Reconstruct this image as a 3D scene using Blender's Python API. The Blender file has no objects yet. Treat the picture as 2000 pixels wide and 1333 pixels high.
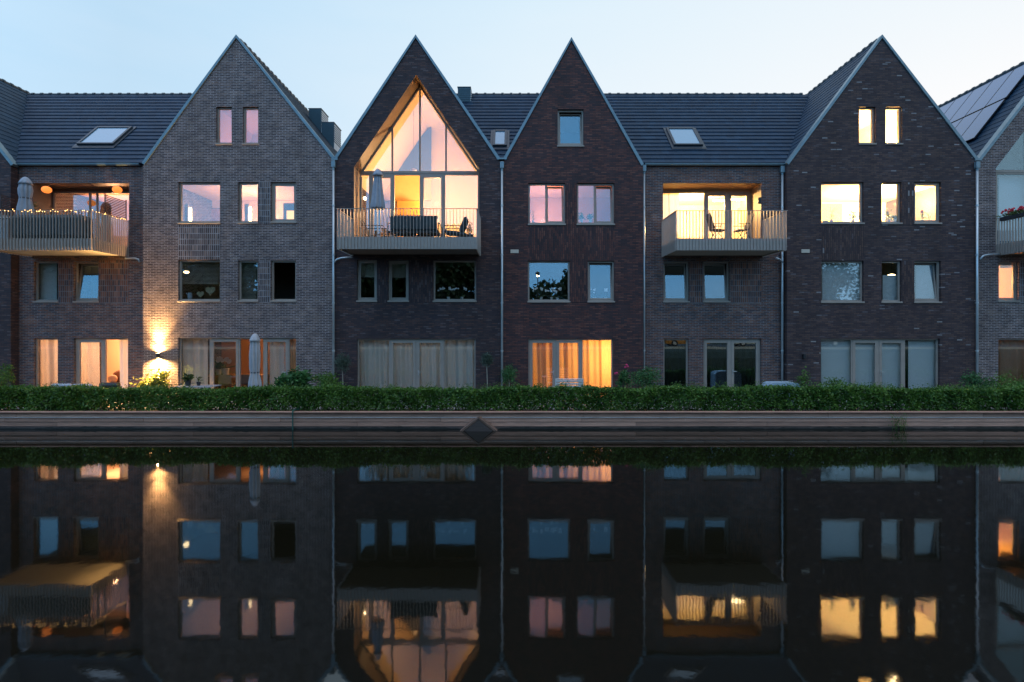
import bpy, math, random
import numpy as np
from mathutils import Vector, Matrix

S = bpy.context.scene
C = S.collection
R = math.radians

# ------------------------------------------------------------------ camera, world, light
D, F, CZ = 21.0, 1060.5, 2.8            # camera distance from the facades, focal length in photo pixels, camera height
def wx(px, y=0.0): return (px - 1000.0) * (D + y) / F
def wz(py, y=0.0): return CZ + (640.0 - py) * (D + y) / F

cd = bpy.data.cameras.new('camera'); cam = bpy.data.objects.new('camera', cd); C.objects.link(cam)
cam.location = (0, -D, CZ); cam.rotation_euler = (R(90), 0, 0)
cd.sensor_width = 36; cd.lens = 36 * F / 2000; cd.shift_y = -26.5 / 2000; cd.clip_end = 2000; cd.clip_start = 0.05
S.camera = cam

SUN_EL, SUN_AZ = R(1.5), R(48)          # the sun has just gone down behind the houses, to the right
w = bpy.data.worlds.new('World'); S.world = w; w.use_nodes = True
nt = w.node_tree; nt.nodes.clear()
def N(nt, typ, **kw):
    n = nt.nodes.new(typ)
    for k, v in kw.items():
        if k in n.inputs: n.inputs[k].default_value = v
        else: setattr(n, k, v)
    return n
def ramp(n, stops):
    e = n.color_ramp.elements
    while len(e) > 1: e.remove(e[-1])
    e[0].position = stops[0][0]; e[0].color = (*stops[0][1], 1)
    for p, c in stops[1:]:
        x = e.new(p); x.color = (*c, 1)
L = nt.links.new
tc = N(nt, 'ShaderNodeTexCoord'); dot = N(nt, 'ShaderNodeVectorMath', operation='DOT_PRODUCT')
dot.inputs[1].default_value = (math.sin(SUN_AZ), math.cos(SUN_AZ), 0.0)
L(tc.outputs['Generated'], dot.inputs[0])
mr = N(nt, 'ShaderNodeMapRange'); mr.inputs[1].default_value = -1; mr.inputs[2].default_value = 1
L(dot.outputs['Value'], mr.inputs[0])
cr = N(nt, 'ShaderNodeValToRGB'); L(mr.outputs[0], cr.inputs[0])
ramp(cr, [(0.0, (.20, .55, 1.0)), (0.30, (.22, .56, 1.0)), (0.47, (.46, .68, .88)), (0.62, (.56, .77, .95)), (0.80, (.76, .88, .97)), (1.0, (.92, .94, .96))])
sep = N(nt, 'ShaderNodeSeparateXYZ'); L(tc.outputs['Generated'], sep.inputs[0])
er = N(nt, 'ShaderNodeValToRGB'); L(sep.outputs['Z'], er.inputs[0])      # brighter and paler toward the horizon, deeper blue overhead
ramp(er, [(0.0, (1.10, 1.03, 1.0)), (0.25, (1.06, 1.02, 1.0)), (0.52, (.92, .97, .995)), (1.0, (.92, .95, .96))])
mul = N(nt, 'ShaderNodeMix', data_type='RGBA', blend_type='MULTIPLY'); mul.inputs[0].default_value = 1
L(cr.outputs[0], mul.inputs[6]); L(er.outputs[0], mul.inputs[7])
# the half of the sky facing the houses is the brighter, clear one
sb = N(nt, 'ShaderNodeMapRange'); sb.inputs[1].default_value = 0.1; sb.inputs[2].default_value = -0.6; sb.inputs[3].default_value = 1.0; sb.inputs[4].default_value = 1.55
L(dot.outputs['Value'], sb.inputs[0])
# high up on the near side an added unseen pale patch keeps facade light neutral
hi = N(nt, 'ShaderNodeMapRange'); hi.inputs[1].default_value = .58; hi.inputs[2].default_value = .85; L(sep.outputs['Z'], hi.inputs[0])
nr_ = N(nt, 'ShaderNodeMapRange'); nr_.inputs[1].default_value = .45; nr_.inputs[2].default_value = .1; L(dot.outputs['Value'], nr_.inputs[0])
hm_ = N(nt, 'ShaderNodeMath', operation='MULTIPLY'); L(hi.outputs[0], hm_.inputs[0]); L(nr_.outputs[0], hm_.inputs[1])
cm2 = N(nt, 'ShaderNodeMix', data_type='RGBA'); cm2.inputs[7].default_value = (.95, 1.00, 1.22, 1); L(hm_.outputs[0], cm2.inputs[0]); L(mul.outputs[2], cm2.inputs[6])
cn = N(nt, 'ShaderNodeTexNoise'); cn.inputs['Scale'].default_value = 2.2; cn.inputs['Detail'].default_value = 5; cmp_ = N(nt, 'ShaderNodeMapping'); cmp_.inputs['Scale'].default_value = (1,1,4.5); cmp_.inputs['Rotation'].default_value = (0,.25,0)
L(tc.outputs['Generated'], cmp_.inputs[0]); L(cmp_.outputs[0], cn.inputs['Vector']); cf = N(nt, 'ShaderNodeMapRange'); cf.inputs[1].default_value = .45; cf.inputs[2].default_value = .75; cf.inputs[4].default_value = .16; L(cn.outputs[0], cf.inputs[0])
cw = N(nt, 'ShaderNodeMix', data_type='RGBA'); cw.inputs[7].default_value = (.90,.92,.96,1); L(cf.outputs[0], cw.inputs[0]); L(cm2.outputs[2], cw.inputs[6])
bg1 = N(nt, 'ShaderNodeBackground'); L(cw.outputs[2], bg1.inputs[0]); L(sb.outputs[0], bg1.inputs[1])
sky = N(nt, 'ShaderNodeTexSky', sky_type='NISHITA'); sky.sun_disc = False
sky.sun_elevation = SUN_EL; sky.sun_rotation = SUN_AZ
bg2 = N(nt, 'ShaderNodeBackground'); L(sky.outputs[0], bg2.inputs[0]); bg2.inputs[1].default_value = 0.02
add = N(nt, 'ShaderNodeAddShader'); wo = N(nt, 'ShaderNodeOutputWorld')
L(bg1.outputs[0], add.inputs[0]); L(bg2.outputs[0], add.inputs[1]); L(add.outputs[0], wo.inputs[0])

sd = bpy.data.lights.new('sun', 'SUN'); sd.energy = 0.12; sd.angle = R(25); sd.color = (1.0, .78, .6)
sun = bpy.data.objects.new('sun', sd); C.objects.link(sun)
sun.rotation_euler = Vector((-math.sin(SUN_AZ), -math.cos(SUN_AZ), -math.tan(R(4)))).to_track_quat('-Z', 'Y').to_euler()

S.view_settings.view_transform = 'Standard'; S.view_settings.look = 'None'
S.view_settings.exposure = 0.0; S.view_settings.gamma = 1.0
S.render.engine = 'CYCLES'
S.cycles.use_denoising = True
S.cycles.max_bounces = 8; S.cycles.diffuse_bounces = 3; S.cycles.glossy_bounces = 4
S.cycles.transparent_max_bounces = 16; S.cycles.transmission_bounces = 4
S.cycles.sample_clamp_indirect = 6.0; S.cycles.caustics_reflective = False; S.cycles.caustics_refractive = False
S.cycles.use_light_tree = True

# ------------------------------------------------------------------ mesh helpers
class MB:
    def __init__(s): s.v = []; s.f = []
    def face(s, pts):
        n = len(s.v); s.v += [tuple(p) for p in pts]; s.f.append(tuple(range(n, n + len(pts))))
    def box(s, x0, x1, y0, y1, z0, z1, M=None):
        p = [(x0,y0,z0),(x1,y0,z0),(x1,y1,z0),(x0,y1,z0),(x0,y0,z1),(x1,y0,z1),(x1,y1,z1),(x0,y1,z1)]
        if M is not None: p = [tuple(M @ Vector(q)) for q in p]
        n = len(s.v); s.v += p
        for q in ((0,3,2,1),(4,5,6,7),(0,1,5,4),(1,2,6,5),(2,3,7,6),(3,0,4,7)): s.f.append(tuple(n + i for i in q))
        return s
    def bbox(s, x0, x1, y0, y1, z0, z1, b, M=None):       # box with chamfered edges
        b = min(b, (x1-x0)/2.01, (y1-y0)/2.01, (z1-z0)/2.01)
        cx, cy, cz = (x0+x1)/2, (y0+y1)/2, (z0+z1)/2; hx, hy, hz = (x1-x0)/2, (y1-y0)/2, (z1-z0)/2
        n = len(s.v); idx = {}
        for sx in (-1,1):
            for sy in (-1,1):
                for sz in (-1,1):
                    for a in range(3):
                        h = [hx-b, hy-b, hz-b]; h[a] += b
                        p = (cx+sx*h[0], cy+sy*h[1], cz+sz*h[2])
                        if M is not None: p = tuple(M @ Vector(p))
                        idx[(sx,sy,sz,a)] = len(s.v); s.v.append(p)
        F_ = s.f.append
        for q in (-1,1):
            F_(tuple(idx[(q,a,b_,0)] for a,b_ in ((-1,-1),(1,-1),(1,1),(-1,1))))
            F_(tuple(idx[(a,q,b_,1)] for a,b_ in ((-1,-1),(1,-1),(1,1),(-1,1))))
            F_(tuple(idx[(a,b_,q,2)] for a,b_ in ((-1,-1),(1,-1),(1,1),(-1,1))))
            for r in (-1,1):
                F_((idx[(q,r,-1,0)], idx[(q,r,1,0)], idx[(q,r,1,1)], idx[(q,r,-1,1)]))
                F_((idx[(q,-1,r,0)], idx[(q,1,r,0)], idx[(q,1,r,2)], idx[(q,-1,r,2)]))
                F_((idx[(-1,q,r,1)], idx[(1,q,r,1)], idx[(1,q,r,2)], idx[(-1,q,r,2)]))
                for t in (-1,1): F_((idx[(q,r,t,0)], idx[(q,r,t,1)], idx[(q,r,t,2)]))
        return s
    def prism(s, poly, y0, y1):                           # polygon in x,z run from y0 to y1
        n = len(s.v); k = len(poly)
        s.v += [(x, y0, z) for x, z in poly] + [(x, y1, z) for x, z in poly]
        s.f.append(tuple(range(n, n+k))); s.f.append(tuple(range(n+2*k-1, n+k-1, -1)))
        for i in range(k):
            j = (i+1) % k; s.f.append((n+i, n+k+i, n+k+j, n+j))
        return s
    def tube(s, pts, r, seg=8, cap=True):
        pts = [Vector(p) for p in pts]; rs = r if isinstance(r, (list, tuple)) else [r]*len(pts)
        n0 = len(s.v); up = None
        for i, p in enumerate(pts):
            t = (pts[min(i+1, len(pts)-1)] - pts[max(i-1, 0)]).normalized()
            if up is None: up = Vector((0,0,1)) if abs(t.z) < .9 else Vector((1,0,0))
            a = t.cross(up).normalized(); b = a.cross(t).normalized(); up = b
            for k in range(seg):
                an = 2*math.pi*k/seg; s.v.append(tuple(p + (a*math.cos(an) + b*math.sin(an))*rs[i]))
        for i in range(len(pts)-1):
            for k in range(seg):
                k2 = (k+1) % seg; s.f.append((n0+i*seg+k, n0+i*seg+k2, n0+(i+1)*seg+k2, n0+(i+1)*seg+k))
        if cap:
            s.f.append(tuple(n0+k for k in range(seg-1, -1, -1)))
            s.f.append(tuple(n0+(len(pts)-1)*seg+k for k in range(seg)))
        return s
    def lathe(s, cx, cy, prof, seg=20, fold=0, amp=0.0, sq=1.0):
        n0 = len(s.v)
        for r, z in prof:
            for k in range(seg):
                an = 2*math.pi*k/seg; rr = r*(1 + (amp*math.cos(fold*an) + amp*.4*math.sin((fold*2+1)*an+z*3) if fold else 0))
                s.v.append((cx + rr*math.cos(an), cy + rr*math.sin(an)*sq, z))
        for i in range(len(prof)-1):
            for k in range(seg):
                k2 = (k+1) % seg; s.f.append((n0+i*seg+k, n0+i*seg+k2, n0+(i+1)*seg+k2, n0+(i+1)*seg+k))
        s.f.append(tuple(n0+k for k in range(seg-1, -1, -1))); s.f.append(tuple(n0+(len(prof)-1)*seg+k for k in range(seg)))
        return s
    def ball(s, cx, cy, cz, rx, ry=None, rz=None, seg=12, rings=8):
        ry = ry or rx; rz = rz or rx
        prof = [(math.sin(math.pi*(i+.02)/(rings+.04)), -math.cos(math.pi*(i+.02)/(rings+.04))) for i in range(rings+1)]
        n0 = len(s.v)
        for r, z in prof:
            for k in range(seg):
                an = 2*math.pi*k/seg; s.v.append((cx+rx*r*math.cos(an), cy+ry*r*math.sin(an), cz+rz*z))
        for i in range(rings):
            for k in range(seg):
                k2 = (k+1) % seg; s.f.append((n0+i*seg+k, n0+i*seg+k2, n0+(i+1)*seg+k2, n0+(i+1)*seg+k))
        return s

def wloc(o):
    v = Vector((0,0,0))
    while o is not None: v += o.location; o = o.parent
    return v
def obj(name, mb, mat, parent=None, smooth=False, at=None):
    """link a mesh; builder coordinates are the world's, the object's origin is its parent's (or `at`)"""
    off = wloc(parent); loc = Vector((0,0,0))
    if at is not None: loc = Vector(at) - off; off = Vector(at)
    me = bpy.data.meshes.new(name)
    me.from_pydata([(x-off.x, y-off.y, z-off.z) for x, y, z in mb.v], [], mb.f); me.update()
    if smooth:
        me.polygons.foreach_set('use_smooth', [True]*len(me.polygons))
    me.materials.append(mat)
    o = bpy.data.objects.new(name, me); C.objects.link(o); o.parent = parent; o.location = loc
    return o
def tag(o, label=None, cat=None, group=None, kind=None):
    if label: o['label'] = label
    if cat: o['category'] = cat
    if group: o['group'] = group
    if kind: o['kind'] = kind
    return o
def thing(name, label, cat, loc, group=None, rz=0.0):
    o = bpy.data.objects.new(name, None); C.objects.link(o); o.location = loc; o.rotation_euler = (0,0,rz)
    o.empty_display_size = .2
    return tag(o, label, cat, group)
def dup(root, loc, rz, label):
    r = root.copy(); C.objects.link(r); r.location = loc; r.rotation_euler = (0,0,rz); r['label'] = label
    for ch in list(root.children):
        c = ch.copy(); C.objects.link(c); c.parent = r
        for g in ch.children:
            d = g.copy(); C.objects.link(d); d.parent = c
    return r
def mesh_np(name, V, faces_n, mat, parent=None, at=None):
    """V: (n*faces_n,3) array, consecutive vertices form faces"""
    off = wloc(parent) if at is None else Vector(at)
    V = V - np.array(off); n = len(V); nf = n // faces_n
    me = bpy.data.meshes.new(name); me.vertices.add(n); me.vertices.foreach_set('co', V.astype(np.float32).ravel())
    me.loops.add(n); me.loops.foreach_set('vertex_index', np.arange(n, dtype=np.int32))
    me.polygons.add(nf); me.polygons.foreach_set('loop_start', np.arange(0, n, faces_n, dtype=np.int32))
    me.polygons.foreach_set('loop_total', np.full(nf, faces_n, dtype=np.int32)); me.update(calc_edges=True)
    me.materials.append(mat)
    o = bpy.data.objects.new(name, me); C.objects.link(o); o.parent = parent
    if at is not None: o.location = Vector(at) - wloc(parent)
    return o
def leaves(pts, size, rng, droop=0.3, aspect=.5, var=.4, updir=None):
    """rhombic leaves at the points: (n*4,3)"""
    n = len(pts); d = rng.normal(size=(n,3)); d[:,2] = d[:,2]*.6 - droop
    if updir is not None: d = d*.6 + updir
    d /= np.linalg.norm(d, axis=1)[:,None] + 1e-9
    q = rng.normal(size=(n,3)); s_ = np.cross(d, q); s_ /= np.linalg.norm(s_, axis=1)[:,None] + 1e-9
    l = size*(1 + var*(rng.random(n)-.5)*2)[:,None]
    V = np.empty((n,4,3)); V[:,0] = pts; V[:,1] = pts + d*l*.5 + s_*l*aspect*.5
    V[:,2] = pts + d*l; V[:,3] = pts + d*l*.5 - s_*l*aspect*.5
    return V.reshape(-1,3)

# ------------------------------------------------------------------ materials
def newmat(name):
    m = bpy.data.materials.new(name); m.use_nodes = True; n = m.node_tree; n.nodes.clear(); return m, n
def pos_uv(n, mode):
    """wall coordinates in metres from the world position: (x+y, z)"""
    g = N(n, 'ShaderNodeNewGeometry'); s_ = N(n, 'ShaderNodeSeparateXYZ'); n.links.new(g.outputs['Position'], s_.inputs[0])
    a = N(n, 'ShaderNodeMath', operation='ADD'); n.links.new(s_.outputs['X'], a.inputs[0]); n.links.new(s_.outputs['Y'], a.inputs[1])
    c = N(n, 'ShaderNodeCombineXYZ')
    if mode == 'xz': n.links.new(a.outputs[0], c.inputs[0]); n.links.new(s_.outputs['Z'], c.inputs[1])
    if mode == 'zx': n.links.new(s_.outputs['Z'], c.inputs[0]); n.links.new(a.outputs[0], c.inputs[1])
    if mode == 'xyz': n.links.new(g.outputs['Position'], c.inputs[0]) if False else None
    return c, g
def plain(name, col, rough=.6, metal=0.0, var=.15, nscale=6.0, bump=0.0, bscale=60.0, emit=None, estr=0.0, spec=.5, rand=0.0, stretch=None):
    m, n = newmat(name); l = n.links.new
    p = N(n, 'ShaderNodeBsdfPrincipled'); o = N(n, 'ShaderNodeOutputMaterial'); l(p.outputs[0], o.inputs[0])
    p.inputs['Roughness'].default_value = rough; p.inputs['Metallic'].default_value = metal
    p.inputs['Specular IOR Level'].default_value = spec
    g = N(n, 'ShaderNodeTexCoord')
    mp = N(n, 'ShaderNodeMapping'); l(g.outputs['Object'], mp.inputs[0])
    if stretch: mp.inputs['Scale'].default_value = stretch
    nz = N(n, 'ShaderNodeTexNoise'); nz.inputs['Scale'].default_value = nscale; nz.inputs['Detail'].default_value = 6; nz.inputs['Roughness'].default_value = .65
    l(mp.outputs[0], nz.inputs['Vector'])
    r = N(n, 'ShaderNodeMapRange'); r.inputs[1].default_value = .3; r.inputs[2].default_value = .7; r.inputs[3].default_value = 1-var; r.inputs[4].default_value = 1+var
    l(nz.outputs[0], r.inputs[0])
    mx = N(n, 'ShaderNodeVectorMath', operation='SCALE'); mx.inputs[0].default_value = col[:3]; 
    if rand:
        oi = N(n, 'ShaderNodeObjectInfo'); rr = N(n, 'ShaderNodeMapRange'); rr.inputs[3].default_value = 1-rand; rr.inputs[4].default_value = 1+rand
        l(oi.outputs['Random'], rr.inputs[0]); mm = N(n, 'ShaderNodeMath', operation='MULTIPLY'); l(r.outputs[0], mm.inputs[0]); l(rr.outputs[0], mm.inputs[1]); l(mm.outputs[0], mx.inputs['Scale'])
    else: l(r.outputs[0], mx.inputs['Scale'])
    l(mx.outputs[0], p.inputs['Base Color'])
    if bump:
        n2 = N(n, 'ShaderNodeTexNoise'); n2.inputs['Scale'].default_value = bscale; n2.inputs['Detail'].default_value = 4
        l(mp.outputs[0], n2.inputs['Vector'])
        b = N(n, 'ShaderNodeBump'); b.inputs['Distance'].default_value = bump; l(n2.outputs[0], b.inputs['Height']); l(b.outputs[0], p.inputs['Normal'])
    if emit: p.inputs['Emission Color'].default_value = (*emit, 1); p.inputs['Emission Strength'].default_value = estr
    return m
def brick(name, stops, mortar, mode='xz', bw=.222, rh=.0635, ms=.011, offset=.5, bump=.006, wear=.25, mvar=.3):
    """stops: colours of single bricks, picked at random per brick"""
    m, n = newmat(name); l = n.links.new
    p = N(n, 'ShaderNodeBsdfPrincipled'); o = N(n, 'ShaderNodeOutputMaterial'); l(p.outputs[0], o.inputs[0])
    p.inputs['Roughness'].default_value = .72; p.inputs['Specular IOR Level'].default_value = .35
    c, g = pos_uv(n, mode)
    wob = N(n, 'ShaderNodeTexNoise'); wob.inputs['Scale'].default_value = 9; l(g.outputs['Position'], wob.inputs['Vector'])
    wv = N(n, 'ShaderNodeVectorMath', operation='SCALE'); wv.inputs['Scale'].default_value = .010
    ws = N(n, 'ShaderNodeVectorMath', operation='SUBTRACT'); ws.inputs[1].default_value = (.5,.5,.5); l(wob.outputs['Color'], ws.inputs[0]); l(ws.outputs[0], wv.inputs[0])
    va = N(n, 'ShaderNodeVectorMath', operation='ADD'); l(c.outputs[0], va.inputs[0]); l(wv.outputs[0], va.inputs[1])
    b = N(n, 'ShaderNodeTexBrick'); b.offset = offset; b.squash = 1.0
    b.inputs['Scale'].default_value = 1; b.inputs['Brick Width'].default_value = bw; b.inputs['Row Height'].default_value = rh
    b.inputs['Mortar Size'].default_value = ms; b.inputs['Mortar Smooth'].default_value = .25; b.inputs['Bias'].default_value = 0
    b.inputs['Color1'].default_value = (0,0,0,1); b.inputs['Color2'].default_value = (1,1,1,1); b.inputs['Mortar'].default_value = (.5,.5,.5,1)
    l(va.outputs[0], b.inputs['Vector'])
    cr = N(n, 'ShaderNodeValToRGB'); l(b.outputs['Color'], cr.inputs[0]); ramp(cr, stops); cr.color_ramp.interpolation = 'LINEAR'
    mpw = N(n, 'ShaderNodeMapping'); mpw.inputs['Scale'].default_value = (1.6,1.6,.45); l(g.outputs['Position'], mpw.inputs[0]); nz = N(n, 'ShaderNodeTexNoise'); nz.inputs['Scale'].default_value = .6; nz.inputs['Detail'].default_value = 8; nz.inputs['Roughness'].default_value = .7; l(mpw.outputs[0], nz.inputs['Vector'])
    r = N(n, 'ShaderNodeMapRange'); r.inputs[1].default_value = .3; r.inputs[2].default_value = .7; r.inputs[3].default_value = 1-wear; r.inputs[4].default_value = 1+wear; l(nz.outputs[0], r.inputs[0])
    nm = N(n, 'ShaderNodeTexNoise'); nm.inputs['Scale'].default_value = 3.0; nm.inputs['Detail'].default_value = 5; l(g.outputs['Position'], nm.inputs['Vector'])
    rm = N(n, 'ShaderNodeMapRange'); rm.inputs[1].default_value = .35; rm.inputs[2].default_value = .65; rm.inputs[3].default_value = 1-mvar; rm.inputs[4].default_value = 1+mvar; l(nm.outputs[0], rm.inputs[0])
    mc = N(n, 'ShaderNodeVectorMath', operation='SCALE'); mc.inputs[0].default_value = mortar; l(rm.outputs[0], mc.inputs['Scale'])
    mx = N(n, 'ShaderNodeMix', data_type='RGBA'); l(b.outputs['Fac'], mx.inputs[0]); l(cr.outputs[0], mx.inputs[6]); l(mc.outputs[0], mx.inputs[7])
    sc = N(n, 'ShaderNodeVectorMath', operation='SCALE'); l(mx.outputs[2], sc.inputs[0]); l(r.outputs[0], sc.inputs['Scale']); l(sc.outputs[0], p.inputs['Base Color'])
    inv = N(n, 'ShaderNodeMath', operation='SUBTRACT'); inv.inputs[0].default_value = 1; l(b.outputs['Fac'], inv.inputs[1])
    fn = N(n, 'ShaderNodeTexNoise'); fn.inputs['Scale'].default_value = 28; fn.inputs['Detail'].default_value = 5; l(g.outputs['Position'], fn.inputs['Vector'])
    # each brick sits a little in or out of the wall
    h = N(n, 'ShaderNodeMath', operation='MULTIPLY_ADD'); h.inputs[1].default_value = .9; l(fn.outputs[0], h.inputs[0]); l(inv.outputs[0], h.inputs[2])
    h2 = N(n, 'ShaderNodeMath', operation='MULTIPLY_ADD'); h2.inputs[1].default_value = .5; sc0 = N(n, 'ShaderNodeSeparateColor'); l(b.outputs['Color'], sc0.inputs[0]); l(sc0.outputs[0], h2.inputs[0]); l(h.outputs[0], h2.inputs[2])
    bp = N(n, 'ShaderNodeBump'); bp.inputs['Distance'].default_value = bump; bp.inputs['Strength'].default_value = .9; l(h2.outputs[0], bp.inputs['Height']); l(bp.outputs[0], p.inputs['Normal'])
    return m

GREY = [(0,(.046,.031,.033)),(.35,(.073,.050,.048)),(.7,(.115,.077,.068)),(1,(.178,.124,.104))]
BROWN = [(0,(.046,.032,.038)),(.4,(.100,.048,.038)),(.75,(.160,.062,.038)),(1,(.200,.100,.066))]
DARK = [(0,(.034,.021,.026)),(.5,(.060,.034,.034)),(.85,(.100,.047,.038)),(1,(.110,.082,.086))]
RED = [(0,(.036,.022,.026)),(.4,(.070,.030,.028)),(.8,(.125,.042,.032)),(1,(.155,.064,.048))]
SPECK = [(0,(.040,.024,.028)),(.5,(.070,.041,.038)),(.90,(.108,.060,.048)),(.975,(.090,.072,.078)),(.988,(.22,.20,.20)),(1,(.30,.28,.27))]
BK = {
 'grey': brick('brick_grey', GREY, (.30,.262,.255)),
 'brown': brick('brick_brown', BROWN, (.16,.16,.17)),
 'dark': brick('brick_dark', DARK, (.030,.029,.034), bump=.004),
 'red': brick('brick_red', RED, (.030,.025,.029), bump=.004),
 'speck': brick('brick_speckled', SPECK, (.034,.032,.038), bump=.004),
}
PN = {
 'grey': brick('panel_grey', GREY, (.27,.27,.28), mode='zx', offset=0, rh=.075, bump=.004),
 'brown': brick('panel_brown', BROWN, (.15,.15,.16), mode='zx', offset=0, rh=.075, bump=.004),
 'dark': brick('panel_dark', DARK, (.028,.027,.032), mode='zx', rh=.075, bump=.006),
 'red': brick('panel_red', RED, (.028,.024,.027), mode='zx', rh=.075, bump=.006),
 'speck': brick('panel_speckled', SPECK, (.024,.023,.028), mode='zx', rh=.075, bump=.010),
}
frame_m = plain('window_frame_paint', (.30,.255,.215), .45, var=.08, nscale=3)
metal_m = plain('zinc', (.17,.24,.27), .42, metal=.35, var=.18, nscale=4, bump=.001, bscale=20)
pipe_m = plain('zinc_pipe', (.50,.56,.58), .35, metal=.5, var=.12, nscale=3)
balc_m = plain('balcony_metal', (.40,.34,.295), .45, metal=.25, var=.06)
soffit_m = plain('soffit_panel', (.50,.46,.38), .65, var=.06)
dark_m = plain('black_metal', (.015,.016,.018), .45, var=.2)
darkfab_m = plain('dark_fabric', (.035,.055,.062), .9, var=.25, bump=.003, bscale=40)
lightfab_m = plain('pale_fabric', (.42,.42,.44), .9, var=.1, bump=.004, bscale=30)
greyfab_m = plain('grey_blue_fabric', (.30,.33,.38), .9, var=.12, bump=.004, bscale=25)
white_m = plain('white_plastic', (.72,.72,.70), .45, var=.05)
steel_m = plain('brushed_steel', (.6,.6,.6), .3, metal=.9, var=.05)
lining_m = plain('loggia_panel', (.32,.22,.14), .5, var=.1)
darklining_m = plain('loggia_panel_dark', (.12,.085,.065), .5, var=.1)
pot_m = plain('pot_white', (.6,.6,.58), .5)
potd_m = plain('pot_dark', (.03,.03,.035), .6)
wood_m = plain('warm_wood', (.28,.14,.06), .5, var=.25, nscale=3, stretch=(1,1,8))
trellis_m = plain('trellis_dark_wood', (.03,.022,.02), .7, var=.3)
orange_m = plain('paper_lantern', (.7,.25,.06), .8, emit=(1.0,.23,.035), estr=1.3, var=.05)
bulb_m = plain('warm_bulb', (.9,.6,.3), .4, emit=(1.0,.55,.16), estr=7, var=0)
lamp_m = plain('lamp_glow', (.9,.8,.6), .4, emit=(1.0,.72,.36), estr=14, var=0)
lamphot_m = plain('lamp_glow_strong', (.9,.8,.6), .4, emit=(1.0,.70,.34), estr=60, var=0)
bark_m = plain('bark', (.10,.075,.055), .9, var=.3, nscale=20, bump=.01, bscale=40)
stem_m = plain('pale_stem', (.30,.27,.22), .8, var=.2)

def leafmat(name, c1, c2, trans=.25):
    m, n = newmat(name); l = n.links.new; o = N(n, 'ShaderNodeOutputMaterial')
    g = N(n, 'ShaderNodeNewGeometry'); nz = N(n, 'ShaderNodeTexNoise'); nz.inputs['Scale'].default_value = 1.7; nz.inputs['Detail'].default_value = 5; l(g.outputs['Position'], nz.inputs['Vector'])
    ad = N(n, 'ShaderNodeMath', operation='MULTIPLY_ADD'); ad.inputs[1].default_value = .65; l(g.outputs['Random Per Island'], ad.inputs[0])
    s1 = N(n, 'ShaderNodeMapRange'); s1.inputs[1].default_value = .35; s1.inputs[2].default_value = .65; s1.inputs[4].default_value = .35; l(nz.outputs[0], s1.inputs[0]); l(s1.outputs[0], ad.inputs[2])
    mx = N(n, 'ShaderNodeMix', data_type='RGBA'); mx.inputs[6].default_value = (*c1,1); mx.inputs[7].default_value = (*c2,1); l(ad.outputs[0], mx.inputs[0])
    p = N(n, 'ShaderNodeBsdfPrincipled'); p.inputs['Roughness'].default_value = .5; l(mx.outputs[2], p.inputs['Base Color'])
    t = N(n, 'ShaderNodeBsdfTranslucent'); l(mx.outputs[2], t.inputs[0]); ms = N(n, 'ShaderNodeMixShader'); ms.inputs[0].default_value = trans
    l(p.outputs[0], ms.inputs[1]); l(t.outputs[0], ms.inputs[2]); l(ms.outputs[0], o.inputs[0]); return m
hedge_m = leafmat('hedge_leaves', (.020,.085,.010), (.125,.245,.032))
olive_m = leafmat('olive_leaves', (.03,.055,.04), (.10,.15,.11))
shrub_m = leafmat('shrub_leaves', (.015,.07,.018), (.07,.22,.06))
bamboo_m = leafmat('bamboo_leaves', (.16,.20,.03), (.35,.36,.08), .35)
tree_m = leafmat('tree_leaves', (.015,.035,.012), (.05,.09,.03))
houseplant_m = leafmat('house_plant_leaves', (.04,.08,.02), (.12,.16,.05))
flower_red_m = plain('red_petals', (.55,.02,.04), .6); flower_white_m = plain('white_petals', (.8,.8,.8), .6); flower_pink_m = plain('pink_petals', (.55,.03,.14), .6)

def glassmat(name, refl=.30, tint=(.93,.95,.95), wav=.0012):
    m, n = newmat(name); l = n.links.new; o = N(n, 'ShaderNodeOutputMaterial')
    t = N(n, 'ShaderNodeBsdfTransparent'); t.inputs[0].default_value = (*tint,1)
    g = N(n, 'ShaderNodeBsdfGlossy'); g.inputs['Roughness'].default_value = 0.0; g.inputs[0].default_value = (.72,.92,1,1)
    ge = N(n, 'ShaderNodeNewGeometry'); nz = N(n, 'ShaderNodeTexNoise'); nz.inputs['Scale'].default_value = 1.3; nz.inputs['Detail'].default_value = 1; l(ge.outputs['Position'], nz.inputs['Vector'])
    b = N(n, 'ShaderNodeBump'); b.inputs['Distance'].default_value = wav; l(nz.outputs[0], b.inputs['Height']); l(b.outputs[0], g.inputs['Normal'])
    lw = N(n, 'ShaderNodeLayerWeight'); lw.inputs[0].default_value = .5; fr = N(n, 'ShaderNodeMath', operation='POWER'); fr.inputs[1].default_value = 5; l(lw.outputs['Facing'], fr.inputs[0])
    a = N(n, 'ShaderNodeMath', operation='ADD'); a.use_clamp = True; a.inputs[1].default_value = refl; l(fr.outputs[0], a.inputs[0])
    ms = N(n, 'ShaderNodeMixShader'); l(a.outputs[0], ms.inputs[0]); l(t.outputs[0], ms.inputs[1]); l(g.outputs[0], ms.inputs[2]); l(ms.outputs[0], o.inputs[0]); return m
glass_m = glassmat('window_glass', .155, (.98,.985,.98), wav=.0004); skyglass_m = glassmat('skylight_glass', .55, (.5,.55,.6))
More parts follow.
